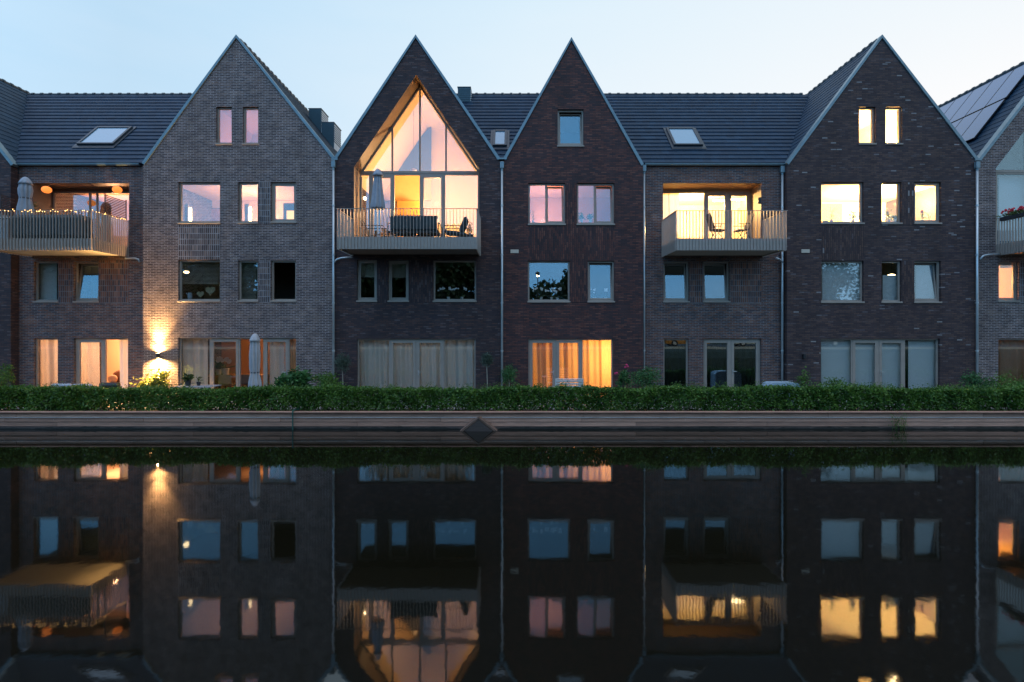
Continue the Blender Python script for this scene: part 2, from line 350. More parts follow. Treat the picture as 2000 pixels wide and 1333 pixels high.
def curtainmat(name, col, tr=.4):
    m, n = newmat(name); l = n.links.new; o = N(n, 'ShaderNodeOutputMaterial')
    d = N(n, 'ShaderNodeBsdfDiffuse'); d.inputs[0].default_value = (*col,1); t = N(n, 'ShaderNodeBsdfTranslucent'); t.inputs[0].default_value = (*col,1)
    ms = N(n, 'ShaderNodeMixShader'); ms.inputs[0].default_value = tr; l(d.outputs[0], ms.inputs[1]); l(t.outputs[0], ms.inputs[2]); l(ms.outputs[0], o.inputs[0]); return m
curt_cream = curtainmat('curtain_cream', (.80,.82,.78)); curt_white = curtainmat('curtain_white', (.75,.72,.70), .6)
curt_orange = curtainmat('curtain_gold', (.80,.55,.30), .55); curt_brown = curtainmat('curtain_brown', (.30,.20,.14), .35)
screen_m = curtainmat('roller_screen', (.66,.72,.72), .12); blind_m = curtainmat('blind_slats', (.55,.52,.45), .3); blindo_m = curtainmat('blind_slats_white', (.75,.72,.68), .45)
rblind_m = curtainmat('roller_blind_beige', (.42,.39,.33), .2); screenb_m = curtainmat('roller_screen_pale', (.62,.68,.72), .3); net_m = curtainmat('dark_voile', (.02,.02,.022), .4)

def wallpaint(c): return plain('room_paint', c, .9, var=.03, nscale=1)
WP = {}
def paint(c):
    if c not in WP: WP[c] = wallpaint(c)
    return WP[c]

def tilemat(name, u):
    m, n = newmat(name); l = n.links.new; o = N(n, 'ShaderNodeOutputMaterial')
    p = N(n, 'ShaderNodeBsdfPrincipled'); l(p.outputs[0], o.inputs[0]); p.inputs['Roughness'].default_value = .6; p.inputs['Specular IOR Level'].default_value = .22
    g = N(n, 'ShaderNodeNewGeometry'); s_ = N(n, 'ShaderNodeSeparateXYZ'); l(g.outputs['Position'], s_.inputs[0])
    c = N(n, 'ShaderNodeCombineXYZ'); l(s_.outputs['X' if u == 'x' else 'Y'], c.inputs[0]); l(s_.outputs['Z'], c.inputs[1])
    b = N(n, 'ShaderNodeTexBrick'); b.offset = .5; b.inputs['Scale'].default_value = 1; b.inputs['Brick Width'].default_value = .30; b.inputs['Row Height'].default_value = 0.2375
    b.inputs['Mortar Size'].default_value = .006; b.inputs['Color1'].default_value = (0,0,0,1); b.inputs['Color2'].default_value = (1,1,1,1)
    l(c.outputs[0], b.inputs['Vector']); cr = N(n, 'ShaderNodeValToRGB'); l(b.outputs['Color'], cr.inputs[0])
    ramp(cr, [(0,(.004,.027,.056)),(.6,(.006,.033,.066)),(1,(.009,.041,.080))])
    nz = N(n, 'ShaderNodeTexNoise'); nz.inputs['Scale'].default_value = 2.2; nz.inputs['Detail'].default_value = 8; l(g.outputs['Position'], nz.inputs['Vector'])
    r = N(n, 'ShaderNodeMapRange'); r.inputs[1].default_value = .3; r.inputs[2].default_value = .7; r.inputs[3].default_value = .86; r.inputs[4].default_value = 1.14; l(nz.outputs[0], r.inputs[0])
    sc = N(n, 'ShaderNodeVectorMath', operation='SCALE'); l(cr.outputs[0], sc.inputs[0]); l(r.outputs[0], sc.inputs['Scale']); l(sc.outputs[0], p.inputs['Base Color'])
    bp = N(n, 'ShaderNodeBump'); bp.inputs['Distance'].default_value = .006; bp.invert = True; l(b.outputs['Fac'], bp.inputs['Height']); l(bp.outputs[0], p.inputs['Normal']); return m
tile_x = tilemat('roof_tiles_main', 'x'); tile_y = tilemat('roof_tiles_side', 'y')
ridge_m = plain('ridge_tiles', (.035,.05,.058), .45, var=.2)

# ------------------------------------------------------------------ setting: water, terrace, banks, road
WZ = -0.43
m, n = newmat('canal_water'); l = n.links.new
p = N(n, 'ShaderNodeBsdfPrincipled'); o = N(n, 'ShaderNodeOutputMaterial'); l(p.outputs[0], o.inputs[0])
p.inputs['Base Color'].default_value = (.006,.0055,.003,1); p.inputs['Roughness'].default_value = .036; p.inputs['IOR'].default_value = 1.55
g = N(n, 'ShaderNodeNewGeometry'); n1 = N(n, 'ShaderNodeTexNoise'); n1.inputs['Scale'].default_value = 5; n1.inputs['Detail'].default_value = 3; l(g.outputs['Position'], n1.inputs['Vector'])
n2 = N(n, 'ShaderNodeTexNoise'); n2.inputs['Scale'].default_value = .7; n2.inputs['Detail'].default_value = 2; l(g.outputs['Position'], n2.inputs['Vector'])
b1 = N(n, 'ShaderNodeBump'); b1.inputs['Distance'].default_value = .0005; l(n1.outputs[0], b1.inputs['Height'])
b2 = N(n, 'ShaderNodeBump'); b2.inputs['Distance'].default_value = .0004; l(n2.outputs[0], b2.inputs['Height']); l(b1.outputs[0], b2.inputs['Normal']); l(b2.outputs[0], p.inputs['Normal'])
water_m = m
tag(obj('water', MB().box(-90, 90, -18.4, -3.62, -1.4, WZ), water_m), kind='structure')

def pavemat():
    m, n = newmat('terrace_paving'); l = n.links.new; o = N(n, 'ShaderNodeOutputMaterial'); p = N(n, 'ShaderNodeBsdfPrincipled'); l(p.outputs[0], o.inputs[0]); p.inputs['Roughness'].default_value = .8
    g = N(n, 'ShaderNodeNewGeometry'); b = N(n, 'ShaderNodeTexBrick'); b.offset = 0; b.inputs['Scale'].default_value = 1; b.inputs['Brick Width'].default_value = .6; b.inputs['Row Height'].default_value = .6; b.inputs['Mortar Size'].default_value = .008
    b.inputs['Color1'].default_value = (.30,.30,.30,1); b.inputs['Color2'].default_value = (.36,.36,.35,1); b.inputs['Mortar'].default_value = (.12,.12,.12,1); l(g.outputs['Position'], b.inputs['Vector']); l(b.outputs[0], p.inputs['Base Color']); return m
pave_m = pavemat()
tag(obj('planting_bed', MB().box(-90, 90, -3.575, -2.65, -.3, .03), plain('soil', (.035,.028,.022), .95, var=.4, bump=.02, bscale=30)), kind='structure')
tag(obj('terrace', MB().box(-90, 90, -3.60, 12, -1.4, 0.0), pave_m), kind='structure')
grass_m = plain('grass_bank', (.018,.028,.012), .95, var=.35, nscale=3, bump=.03, bscale=30)
gm = MB(); prof = [(-18.3,-1.4),(-18.5,-.5),(-19.6,.45),(-21.0,.85),(-24,.95),(-30,.95)]
for (y0,z0),(y1,z1) in zip(prof, prof[1:]): gm.face([(-90,y0,z0),(90,y0,z0),(90,y1,z1),(-90,y1,z1)])
tag(obj('grass_bank', gm, grass_m), kind='structure')
sand_m = plain('sandy_verge', (.30,.23,.15), .95, var=.2)
tag(obj('sandy_path', MB().box(-90, 90, -30, -24.5, .6, .965), sand_m), kind='structure')
asph_m = plain('asphalt', (.05,.05,.052), .85, var=.2, bump=.004)
tag(obj('road', MB().box(-90, 90, -37, -30.01, .5, .96), asph_m), kind='structure')
tag(obj('ground', MB().box(-400, 400, -500, -37.01, .4, .95), grass_m), kind='structure')
tag(obj('ground_behind_houses', MB().box(-400, 400, 12.01, 500, -.8, -.02), grass_m), kind='structure')

# ------------------------------------------------------------------ house building blocks
def interp(poly, x, k=1):
    for (a, b) in zip(poly, poly[1:]):
        if a[0] - 2e-5 <= x <= b[0] + 2e-5:
            t = 0 if b[0] == a[0] else (x - a[0])/(b[0]-a[0]); return a[k]*(1-t) + b[k]*t
    return None
def wall_mesh(outline, holes, y0, t, zb=0.0):
    """outline: [(x, ztop)...]; holes: [[(x, zbot, ztop)...]...]; solid wall from y0 to y0+t"""
    mb = MB(); xs = sorted({round(p[0], 5) for p in outline} | {round(p[0], 5) for h in holes for p in h})
    for a, b in zip(xs, xs[1:]):
        if b - a < 1e-4: continue
        mid = (a+b)/2
        hs = [h for h in holes if h[0][0] - 1e-5 < mid < h[-1][0] + 1e-5]; hs.sort(key=lambda h: interp(h, mid, 1))
        ca, cb = zb, zb
        def quad(a0, b0, a1, b1):
            if a1-a0 < 1e-5 and b1-b0 < 1e-5: return
            for y, fl in ((y0, 1), (y0+t, 0)):
                q = [(a, y, a0), (b, y, b0), (b, y, b1), (a, y, a1)]
                mb.face(q if fl else q[::-1])
        for h in hs:
            ha, hb = interp(h, a+1e-7, 1), interp(h, b-1e-7, 1)
            quad(ca, cb, ha, hb); ca, cb = interp(h, a+1e-7, 2), interp(h, b-1e-7, 2)
        quad(ca, cb, interp(outline, a), interp(outline, b))
    def rim(ring, flip):
        for (xa, za), (xb, zb_) in zip(ring, ring[1:] + ring[:1]):
            if abs(xa-xb) + abs(za-zb_) < 1e-6: continue
            q = [(xa, y0, za), (xb, y0, zb_), (xb, y0+t, zb_), (xa, y0+t, za)]; mb.face(q if flip else q[::-1])
    for h in holes:
        rim([(p[0], p[1]) for p in h] + [(p[0], p[2]) for p in reversed(h)], True)
    rim([(outline[0][0], zb)] + [(outline[-1][0], zb)] + [(p[0], p[1]) for p in reversed(outline)], False)
    return mb

class House:
    def __init__(s, name, label, x0, x1, outline, yf, bk, cat='house'):
        s.x0, s.x1, s.yf, s.bk = x0, x1, yf, bk; s.holes = []; s.outline = outline
        s.root = thing(name, label, cat, ((x0+x1)/2, yf, 0))
    def hole(s, x0, x1, z0, z1): s.holes.append([(x0, z0, z1), (x1, z0, z1)])
    def finish(s):
        s.wall = obj('wall', wall_mesh(s.outline, s.holes, s.yf, .30), BK[s.bk], s.root)

REV = .10
def window(H, px0, px1, py0, py1, cols=None, sill=True, name='window', glass=None, z0=None):
    """window in house H at photo-pixel bounds on its facade; cols: [(fraction, kind)], kind f fixed, s sash, t tilted sash, o open (no glass)"""
    yf = H.yf; x0, x1 = wx(px0, yf), wx(px1, yf); zt = wz(py0, yf); zb = wz(py1, yf) if z0 is None else z0
    H.hole(x0, x1, zb, zt)
    y = yf + REV; fw, fd = .065, .07
    fm = MB(); zs = zb + (.05 if sill else .03)
    fm.box(x0+.002, x0+fw, y, y+fd, zs, zt-.002); fm.box(x1-fw, x1-.002, y, y+fd, zs, zt-.002)
    fm.box(x0+fw, x1-fw, y+.001, y+fd-.001, zt-fw, zt-.002); fm.box(x0+fw, x1-fw, y+.001, y+fd-.001, zs, zs+fw)
    cols = cols or [(1.0, 'f')]; tot = sum(c[0] for c in cols); X = x0+fw; W = x1-x0-2*fw; pieces = []
    for i, c in enumerate(cols):
        cw = W*c[0]/tot; xa, xb = X, X+cw
        if i: fm.box(xa-.03, xa+.03, y+.002, y+fd-.002, zs+fw, zt-fw); xa += .03
        if i < len(cols)-1: xb -= .03
        X += cw; pieces.append((xa, xb, c[1]))
    root = obj(name, fm, frame_m, H.root)
    if sill: obj('sill', MB().bbox(x0-.02, x1+.02, yf-.045, y+.03, zb-.012, zb+.05, .008), frame_m, root)
    za, zc = zs+fw, zt-fw
    for xa, xb, k in pieces:
        if k == 'f': obj('pane', MB().box(xa, xb, y+.03, y+.045, za, zc), glass or glass_m, root)
        elif k in 'st':
            M = None
            if k == 't':
                M = Matrix.Translation((0, y+.035, za)) @ Matrix.Rotation(-R(6.5), 4, 'X') @ Matrix.Translation((0, -(y+.035), -za))
            sm = MB(); q = .055
            sm.box(xa+.004, xa+q, y+.012, y+.062, za+.004, zc-.004, M); sm.box(xb-q, xb-.004, y+.012, y+.062, za+.004, zc-.004, M)
            sm.box(xa+q, xb-q, y+.013, y+.061, zc-q, zc-.004, M); sm.box(xa+q, xb-q, y+.013, y+.061, za+.004, za+q, M)
            sm.box(xb-.038, xb-.018, y-.012, y+.012, (za+zc)/2-.06, (za+zc)/2+.06, M)
            obj('sash', sm, frame_m, root); obj('pane', MB().box(xa+q, xb-q, y+.03, y+.045, za+q, zc-q, M), glass or glass_m, root)
    return root

def doorset(H, px0, px1, pytop, cells, z0=.02, yf=None, hole=True, ztop=None, name='patio_door'):
    """cells: list of (pxa, pxb, kind): f fixed light, d door leaf, h door leaf with handle at its right, g at its left, o open"""
    yf = H.yf if yf is None else yf; x0, x1 = wx(px0, yf), wx(px1, yf); zt = wz(pytop, yf) if ztop is None else ztop
    if hole: H.hole(x0, x1, z0, zt)
    y = yf + (REV if hole else 0.0); fd = .08; fw = .06
    fm = MB(); fm.box(x0+.002, x0+fw, y, y+fd, z0, zt-.002); fm.box(x1-fw, x1-.002, y, y+fd, z0, zt-.002); fm.box(x0+fw, x1-fw, y+.001, y+fd-.001, zt-fw, zt-.002)
    fm.box(x0+fw, x1-fw, y-.01, y+fd, z0, z0+.05)
    root = obj(name, fm, frame_m, H.root)
    for i, (a, b, k) in enumerate(cells):
        xa, xb = wx(a, yf), wx(b, yf); xa = max(xa, x0+fw); xb = min(xb, x1-fw)
        if i: obj('post', MB().box(xa-.028, xa+.028, y+.002, y+fd-.002, z0+.05, zt-fw), frame_m, root); xa += .028
        if i < len(cells)-1: xb -= .028
        za, zc = z0+.055, zt-fw-.003
        if k == 'f': obj('pane', MB().box(xa, xb, y+.03, y+.045, za, zc), glass_m, root)
        elif k in 'dhg':
            q = .105; lm = MB(); lm.box(xa+.004, xa+q, y-.008, y+.06, za, zc); lm.box(xb-q, xb-.004, y-.008, y+.06, za, zc)
            lm.box(xa+q, xb-q, y-.007, y+.059, zc-q, zc); lm.box(xa+q, xb-q, y-.007, y+.059, za, za+q+.06)
            leaf = obj('door_leaf', lm, frame_m, root); obj('pane', MB().box(xa+q, xb-q, y+.03, y+.045, za+q+.06, zc-q), glass_m, root)
            if k in 'hg':
                hx = xb-.055 if k == 'h' else xa+.055; sg = -1 if k == 'h' else 1
                hm = MB().box(hx-.014, hx+.014, y-.02, y-.009, z0+.92, z0+1.12).tube([(hx, y-.02, z0+1.05), (hx, y-.06, z0+1.05), (hx+sg*.13, y-.062, z0+1.05)], .01, 8)
                obj('handle', hm, steel_m, root)
    return root

def room(H, pxa, pxb, z0, z1, depth, col, watts=0, lcol=(1,.62,.3), lp=(.5,.5,.8), top=None, y0=None, rad=.12, fl=(.30,.20,.12)):
    yf = (H.yf + .302) if y0 is None else y0; xa, xb = wx(pxa, H.yf), wx(pxb, H.yf); y1 = yf + depth; mb = MB()
    poly = [(xa, z0), (xb, z0), (xb, z1), (xa, z1)] if top is None else [(xa, z0), (xb, z0)] + top
    mb.face([(x, y1, z) for x, z in poly])
    k = len(poly)
    for i in range(1, k):
        (x_, z_), (x2, z2) = poly[i], poly[(i+1) % k]; mb.face([(x_, yf, z_), (x2, yf, z2), (x2, y1, z2), (x_, y1, z_)])
    obj('room', mb, paint(col), H.root)
    obj('room_floor', MB().box(xa, xb, yf, y1, z0-.02, z0+.012), plain('room_floor', fl, .6), H.root)
    if watts:
        ld = bpy.data.lights.new('room_light', 'POINT'); ld.energy = watts; ld.color = lcol; ld.shadow_soft_size = rad
        lo = bpy.data.objects.new('room_light', ld); C.objects.link(lo); lo.parent = H.root
        lo.location = Vector((xa+(xb-xa)*lp[0], yf+depth*lp[1], z0+(z1-z0)*lp[2])) - wloc(H.root)

def curtain(pxa, pxb, py0, z0, y, mat, label, waves=9.0, amp=.035, seed=0, zt=None):
    xa, xb = wx(pxa, y), wx(pxb, y); zt = wz(py0, y) if zt is None else zt; n = max(8, int((xb-xa)/.012)); mb = MB(); rs = random.Random(seed)
    ph = rs.random()*6; zs = [z0, z0+(zt-z0)*.35, z0+(zt-z0)*.7, zt]; prev = None
    rows = []
    for j, z in enumerate(zs):
        row = []
        for i in range(n+1):
            x = xa + (xb-xa)*i/n; u = x*waves*2
            yy = y + amp*(math.sin(u+ph+.25*j) + .5*math.sin(u*2.3+ph*2+.4*j) + .35*math.sin(u*.37+ph))*(.8+.1*j)
            row.append(len(mb.v)); mb.v.append((x + .008*math.sin(u*1.7+j), yy, z))
        rows.append(row)
    for r0, r1 in zip(rows, rows[1:]):
        for i in range(n): mb.f.append((r0[i], r0[i+1], r1[i+1], r1[i]))
    return tag(obj('curtain', mb, mat, smooth=True, at=((xa+xb)/2, y, z0)), label, 'curtain')
def blind(pxa, pxb, py0, py1, y, mat, label, pitch=.05, tilt=25):
    xa, xb = wx(pxa, y), wx(pxb, y); zt, zb = wz(py0, y), wz(py1, y); mb = MB(); z = zt-.05
    t = thing('venetian_blind', label, 'blind', ((xa+xb)/2, y, zb))
    while z > zb:
        M = Matrix.Translation((0, y, z)) @ Matrix.Rotation(R(tilt), 4, 'X'); mb.box(xa, xb, -.022, .022, -.0012, .0012, M); z -= pitch
    obj('slats', mb, mat, t); obj('head_rail', MB().box(xa, xb, y-.02, y+.02, zt-.04, zt), white_m, t)
    return t
def roller(pxa, pxb, py0, py1, y, mat, label):
    xa, xb = wx(pxa, y), wx(pxb, y); zt, zb = wz(py0, y), wz(py1, y)
    t = thing('roller_blind', label, 'blind', ((xa+xb)/2, y, zb))
    obj('cloth', MB().box(xa, xb, y, y+.003, zb, zt-.02), mat, t); obj('bottom_bar', MB().box(xa, xb, y-.008, y+.012, zb-.02, zb), mat, t)
    obj('roll', MB().tube([(xa, y+.02, zt-.02), (xb, y+.02, zt-.02)], .022, 10), mat, t); return t

def panel(H, pxa, pxb, pya, pyb):
    xa, xb = wx(pxa, H.yf), wx(pxb, H.yf); za, zb = wz(pyb, H.yf), wz(pya, H.yf)
    obj('brick_panel', MB().box(xa, xb, H.yf-.006, H.yf+.02, za, zb), PN[H.bk], H.root)

def slope_prism(xa, za, xb, zb, t0, t1):
    d = Vector((xb-xa, zb-za)).normalized(); nn = Vector((-d.y, d.x)); 
    if nn.y < 0: nn = -nn
    return [(xa+nn.x*t0, za+nn.y*t0), (xb+nn.x*t0, zb+nn.y*t0), (xb+nn.x*t1, zb+nn.y*t1), (xa+nn.x*t1, za+nn.y*t1)]

# main roof pitch
ME_Y, ME_Z = .18, wz(322.5, .33)
MR_Y = 4.95; MR_Z = wz(186, MR_Y); MS = (MR_Z-ME_Z)/(MR_Y-ME_Y)
def main_y(z): return ME_Y + (z-ME_Z)/MS

def gable_roof(H, ax, az, lx, lz, rx, rz, lclip, rclip, depth=9.3, ridge=True):
    """side slopes with courses of tiles running away from the viewer; clip: stop where the main roof takes over"""
    rm = MB(); y0 = H.yf + .20
    for ex, ez, clip in ((lx, lz, lclip), (rx, rz, rclip)):
        Ls = math.hypot(ax-ex, az-ez); nrow = max(3, round(Ls/.30)); nn = Vector((-(az-ez), (ax-ex))) if ax < ex else Vector((-(az-ez), ax-ex))
        nn = Vector((-(az-ez), ax-ex)).normalized()
        if nn.y < 0: nn = -nn
        for i in range(nrow):
            s0, s1 = i/nrow, (i+1)/nrow
            xa, za, xb, zb_ = ex+(ax-ex)*s0, ez+(az-ez)*s0, ex+(ax-ex)*s1, ez+(az-ez)*s1
            ya = depth if not clip else min(MR_Y+.1, main_y(za)+.05); yb = depth if not clip else min(MR_Y+.1, main_y(zb_)+.05)
            o0, o1, bt = .034, .020, -.08
            P = [(xa+nn.x*o0, y0, za+nn.y*o0), (xb+nn.x*o1, y0, zb_+nn.y*o1), (xb+nn.x*o1, yb, zb_+nn.y*o1), (xa+nn.x*o0, ya, za+nn.y*o0)]
            rm.face(P); Q = [(xa+nn.x*.0, y0, za+nn.y*.0), (xa+nn.x*o0, y0, za+nn.y*o0), (xa+nn.x*o0, ya, za+nn.y*o0), (xa, ya, za)]
            rm.face(Q); rm.face([(xa+nn.x*bt, y0, za+nn.y*bt), (xb+nn.x*bt, y0, zb_+nn.y*bt), (xb+nn.x*bt, yb, zb_+nn.y*bt), (xa+nn.x*bt, ya, za+nn.y*bt)])
    roof = obj('roof', rm, tile_y, H.root)
    vm = MB()
    vm.prism([(ax, az+.085), (lx-.02, lz+.02), (lx+.07, lz-.05), (ax, az-.04)][::-1], H.yf-.045, H.yf+.22)
    obj('verge_trim', vm, metal_m, roof)
    vm = MB(); vm.prism([(ax, az+.085), (rx+.02, rz+.02), (rx-.07, rz-.05), (ax, az-.04)], H.yf-.045, H.yf+.22)
    obj('verge_trim', vm, metal_m, roof)
    if ridge:
        km = MB(); y = y0+.05; yend = depth if not (lclip and rclip) else MR_Y+.3
        while y < yend-.2:
            km.tube([(ax, y, az+.01), (ax, y+.30, az+.01), (ax, y+.305, az+.015), (ax, y+.40, az+.015)], [.075, .075, .10, .10], 10); y += .40
        obj('ridge_tiles', km, ridge_m, roof)
    return roof

def main_roof(H, xl, xr, ridge_x=None):
    """xl(z), xr(z): ends of the course at height z"""
    rm = MB(); Ls = math.hypot(MR_Y-ME_Y, MR_Z-ME_Z); nrow = round(Ls/.335); nn = Vector((0, -(MR_Z-ME_Z), MR_Y-ME_Y)).normalized()
    for i in range(nrow):
        s0, s1 = i/nrow, (i+1)/nrow; ya, za = ME_Y+(MR_Y-ME_Y)*s0, ME_Z+(MR_Z-ME_Z)*s0; yb, zb_ = ME_Y+(MR_Y-ME_Y)*s1, ME_Z+(MR_Z-ME_Z)*s1
        o0, o1 = .055, .022; l0, r0, l1, r1 = xl(za), xr(za), xl(zb_), xr(zb_)
        A = Vector((0, ya, za)); B = Vector((0, yb, zb_)); pt = lambda x, b, o: (x, b.y+nn.y*o, b.z+nn.z*o)
        rm.face([pt(l0,A,o0), pt(r0,A,o0), pt(r1,B,o1), pt(l1,B,o1)])
        rm.face([pt(l0,A,-.01), pt(r0,A,-.01), pt(r0,A,o0), pt(l0,A,o0)])
        rm.face([pt(l0,A,-.08), pt(r0,A,-.08), pt(r1,B,-.08), pt(l1,B,-.08)])
    # rear slope, unseen from the water but there
    rm.face([(xl(MR_Z), MR_Y, MR_Z), (xr(MR_Z), MR_Y, MR_Z), (xr(ME_Z), 2*MR_Y-ME_Y, ME_Z), (xl(ME_Z), 2*MR_Y-ME_Y, ME_Z)])
    roof = obj('roof', rm, tile_x, H.root); km = MB(); x = xl(MR_Z)+.05
    while x < xr(MR_Z)-.55:
        km.tube([(x, MR_Y, MR_Z), (x+.30, MR_Y, MR_Z), (x+.305, MR_Y, MR_Z+.012), (x+.41, MR_Y, MR_Z+.012)], [.075, .075, .094, .094], 10); x += .415
    obj('ridge_tiles', km, ridge_m, roof); return roof

def roof_pt(px, py, off=0.0):       # where a sight line meets the main roof
    dx, dz = (px-1000)/F, (640-py)/F
    t = (ME_Z - MS*(ME_Y+D) - CZ)/(dz-MS); return Vector((dx*t, t-D, CZ+dz*t))
def skylight(H, roof, px0, px1, pyt, pyb, lift=.0):
    a, b = roof_pt((px0+px1)/2, pyt), roof_pt((px0+px1)/2, pyb); c = roof_pt(px0, pyb); d = roof_pt(px1, pyb)
    x0, x1 = c.x, d.x; up = (a-b); Ls = up.length; ang = math.atan2(up.z, up.y)
    M = Matrix.Translation((0, b.y, b.z)) @ Matrix.Rotation(ang, 4, 'X')
    f = MB(); f.bbox(x0, x0+.10, 0, Ls, .03, .15, .01, M); f.bbox(x1-.10, x1, 0, Ls, .03, .15, .01, M); f.box(x0+.10, x1-.10, Ls-.12, Ls, .03, .151, M); f.box(x0+.10, x1-.10, 0, .09, .03, .149, M)
    f.box(x0-.10, x0, -.1, Ls+.1, .05, .075, M); f.box(x1, x1+.10, -.1, Ls+.1, .05, .075, M); f.box(x0-.1, x1+.1, -.22, 0, .058, .070, M)
    s_ = obj('skylight', f, plain('skylight_frame', (.03,.045,.06), .4, metal=.3), roof)
    obj_sub = obj('skylight_glass', MB().box(x0+.10, x1-.10, .09, Ls-.12, .10, .115, M), plain('skylight_pane', (.22,.36,.46), .06, var=.02, spec=1.0), roof)
    return s_

def downpipe(H, px, y, ztop, zbot=0.0, hopper=True):
    x = wx(px, y); pm = MB().tube([(x, y, zbot), (x, y, ztop)], .043, 12); pipe = obj('downpipe', pm, pipe_m, H.root, smooth=True)
    cm = MB()
    for z in (1.9, 3.75, 5.6, 7.5):
        if zbot < z < ztop: cm.tube([(x, y, z-.03), (x, y, z+.03)], .053, 12).box(x-.01, x+.01, y, y+.09, z-.012, z+.012)
    obj('collars', cm, pipe_m, pipe)
    if hopper: obj('hopper', MB().bbox(x-.075, x+.075, y-.07, y+.07, ztop-.02, ztop+.24, .012).tube([(x, y, ztop-.1), (x, y, ztop)], .05, 12), metal_m, pipe)
    return pipe

def balcony(H, pxa, pxb, yw, depth=1.84, soff=None):
    """pxa,pxb: its ends where it meets the wall; floor at 6.0"""
    xa, xb = wx(pxa, yw), wx(pxb, yw); yf = yw-depth; zb, zf, zr = 5.57, 6.0, 6.985
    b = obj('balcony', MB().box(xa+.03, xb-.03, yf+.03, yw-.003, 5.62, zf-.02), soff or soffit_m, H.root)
    obj('fascia', MB().box(xa+.012, xb-.012, yf+.012, yf+.027, zb, zf).box(xa+.012, xa+.027, yf+.027, yw-.004, zb, zf).box(xb-.027, xb-.012, yf+.027, yw-.004, zb, zf), balc_m, b)
    obj('deck', MB().box(xa+.03, xb-.03, yf+.03, yw-.003, zf-.018, zf), plain('deck_tiles', (.25,.24,.22), .8), b)
    r = MB(); n = round((xb-xa)/.116)
    for i in range(n+1):
        x = xa + (xb-xa)*i/n; r.box(x-.006, x+.006, yf-.045, yf+.010, zb-.005, zr)
    m_ = round(depth/.116)
    for i in range(1, m_+1):
        y = yf + (yw-yf)*i/m_ - .02
        r.box(xa-.045, xa+.008, y-.005, y+.005, zb-.005, zr); r.box(xb-.008, xb+.045, y-.005, y+.005, zb-.005, zr)
    r.box(xa-.046, xb+.046, yf-.046, yf+.011, zr, zr+.012); r.box(xa-.046, xa+.009, yf+.011, yw-.004, zr, zr+.012); r.box(xb-.009, xb+.046, yf+.011, yw-.004, zr, zr+.012)
    obj('railing', r, balc_m, b); return b, xa, xb, yf

# ------------------------------------------------------------------ the terrace of houses
X = wx
def gable(name, label, pax, pay, plx, ply, prx, pry, wl, wr, bk, holes_fn, lclip, rclip):
    ax, az, lx, lz, rx, rz = X(pax), wz(pay), X(plx), wz(ply), X(prx), wz(pry)
    xl, xr = X(wl), X(wr)
    def top(x):
        return (az-.09) - ((az-lz)*(ax-x)/(ax-lx) if x < ax else (az-rz)*(x-ax)/(rx-ax))
    H = House(name, label, xl, xr, [(xl, min(top(xl), az)), (ax, az-.09), (xr, top(xr))], 0.0, bk)
    H.ax, H.az, H.lx, H.lz, H.rx, H.rz = ax, az, lx, lz, rx, rz
    holes_fn(H); H.finish()
    ze = min(lz, rz)-.25
    obj('side_wall', MB().box(xl+.002, xl+.2, .302, 9.3, 0, ze), BK[bk], H.root); obj('side_wall', MB().box(xr-.2, xr-.002, .302, 9.3, 0, ze), BK[bk], H.root)
    H.roof = gable_roof(H, ax, az, lx, lz, rx, rz, lclip, rclip)
    return H
def lslope(H): return lambda z: H.lx + (H.ax-H.lx)*(z-H.lz)/(H.az-H.lz) + .12
def rslope(H): return lambda z: H.rx + (H.ax-H.rx)*(z-H.rz)/(H.az-H.rz) - .12

F0, F1, F2, F3 = 0.0, 3.0, 6.0, 9.0      # floor levels

# --- gable at the far left, mostly outside the frame
G0 = gable('brick_house', 'dark brick gable house cut off by the left edge of the photo', -174, 73, -373, 322, 27, 322, -370, 21, 'dark', lambda H: None, False, True)

# --- grey brick gable with the lit wall lamp
def h1(H):
    window(H, 422, 453, 209, 283); window(H, 474, 505, 209, 283)
    window(H, 348, 430, 356, 437); window(H, 465, 504, 356, 437); window(H, 529, 578, 356, 436, [(1,'s')])
    window(H, 348, 430, 508, 590); window(H, 465, 504, 509, 590, [(1,'f')]); window(H, 529, 578, 509, 590, [(1,'o')])
    doorset(H, 348, 579, 660, [(348,408,'f'),(408,465,'d'),(465,513,'o'),(513,562,'h'),(562,579,'f')])
    panel(H, 348.5, 430, 440, 507.5); panel(H, 505.5, 528, 356, 439); panel(H, 505.5, 528, 509, 591)
G1 = gable('brick_house', 'grey brick gable house with light mortar and a glowing wall lamp', 462, 73, 279, 320, 655, 311, 279, 650, 'grey', h1, True, False)
room(G1, 395, 530, F3, 11.55, 3.2, (.62,.42,.36), 85, (1,.48,.30), (.5,.55,.3), top=[(X(530),10.6),(X(520),11.5),(X(410),11.5),(X(395),10.6)])
room(G1, 285, 642, F2, 8.75, 4.2, (.70,.50,.38), 400, (1,.54,.26), (.42,.6,.55))
room(G1, 285, 452, F1, 5.7, 3.5, (.25,.24,.20), 3.5, (1,.7,.4), (.5,.6,.6))
room(G1, 455, 642, F1, 5.7, 3.5, (.18,.17,.15), 0)
room(G1, 285, 642, F0, 2.75, 5.0, (.48,.28,.18), 75, (1,.52,.22), (.42,.55,.75))

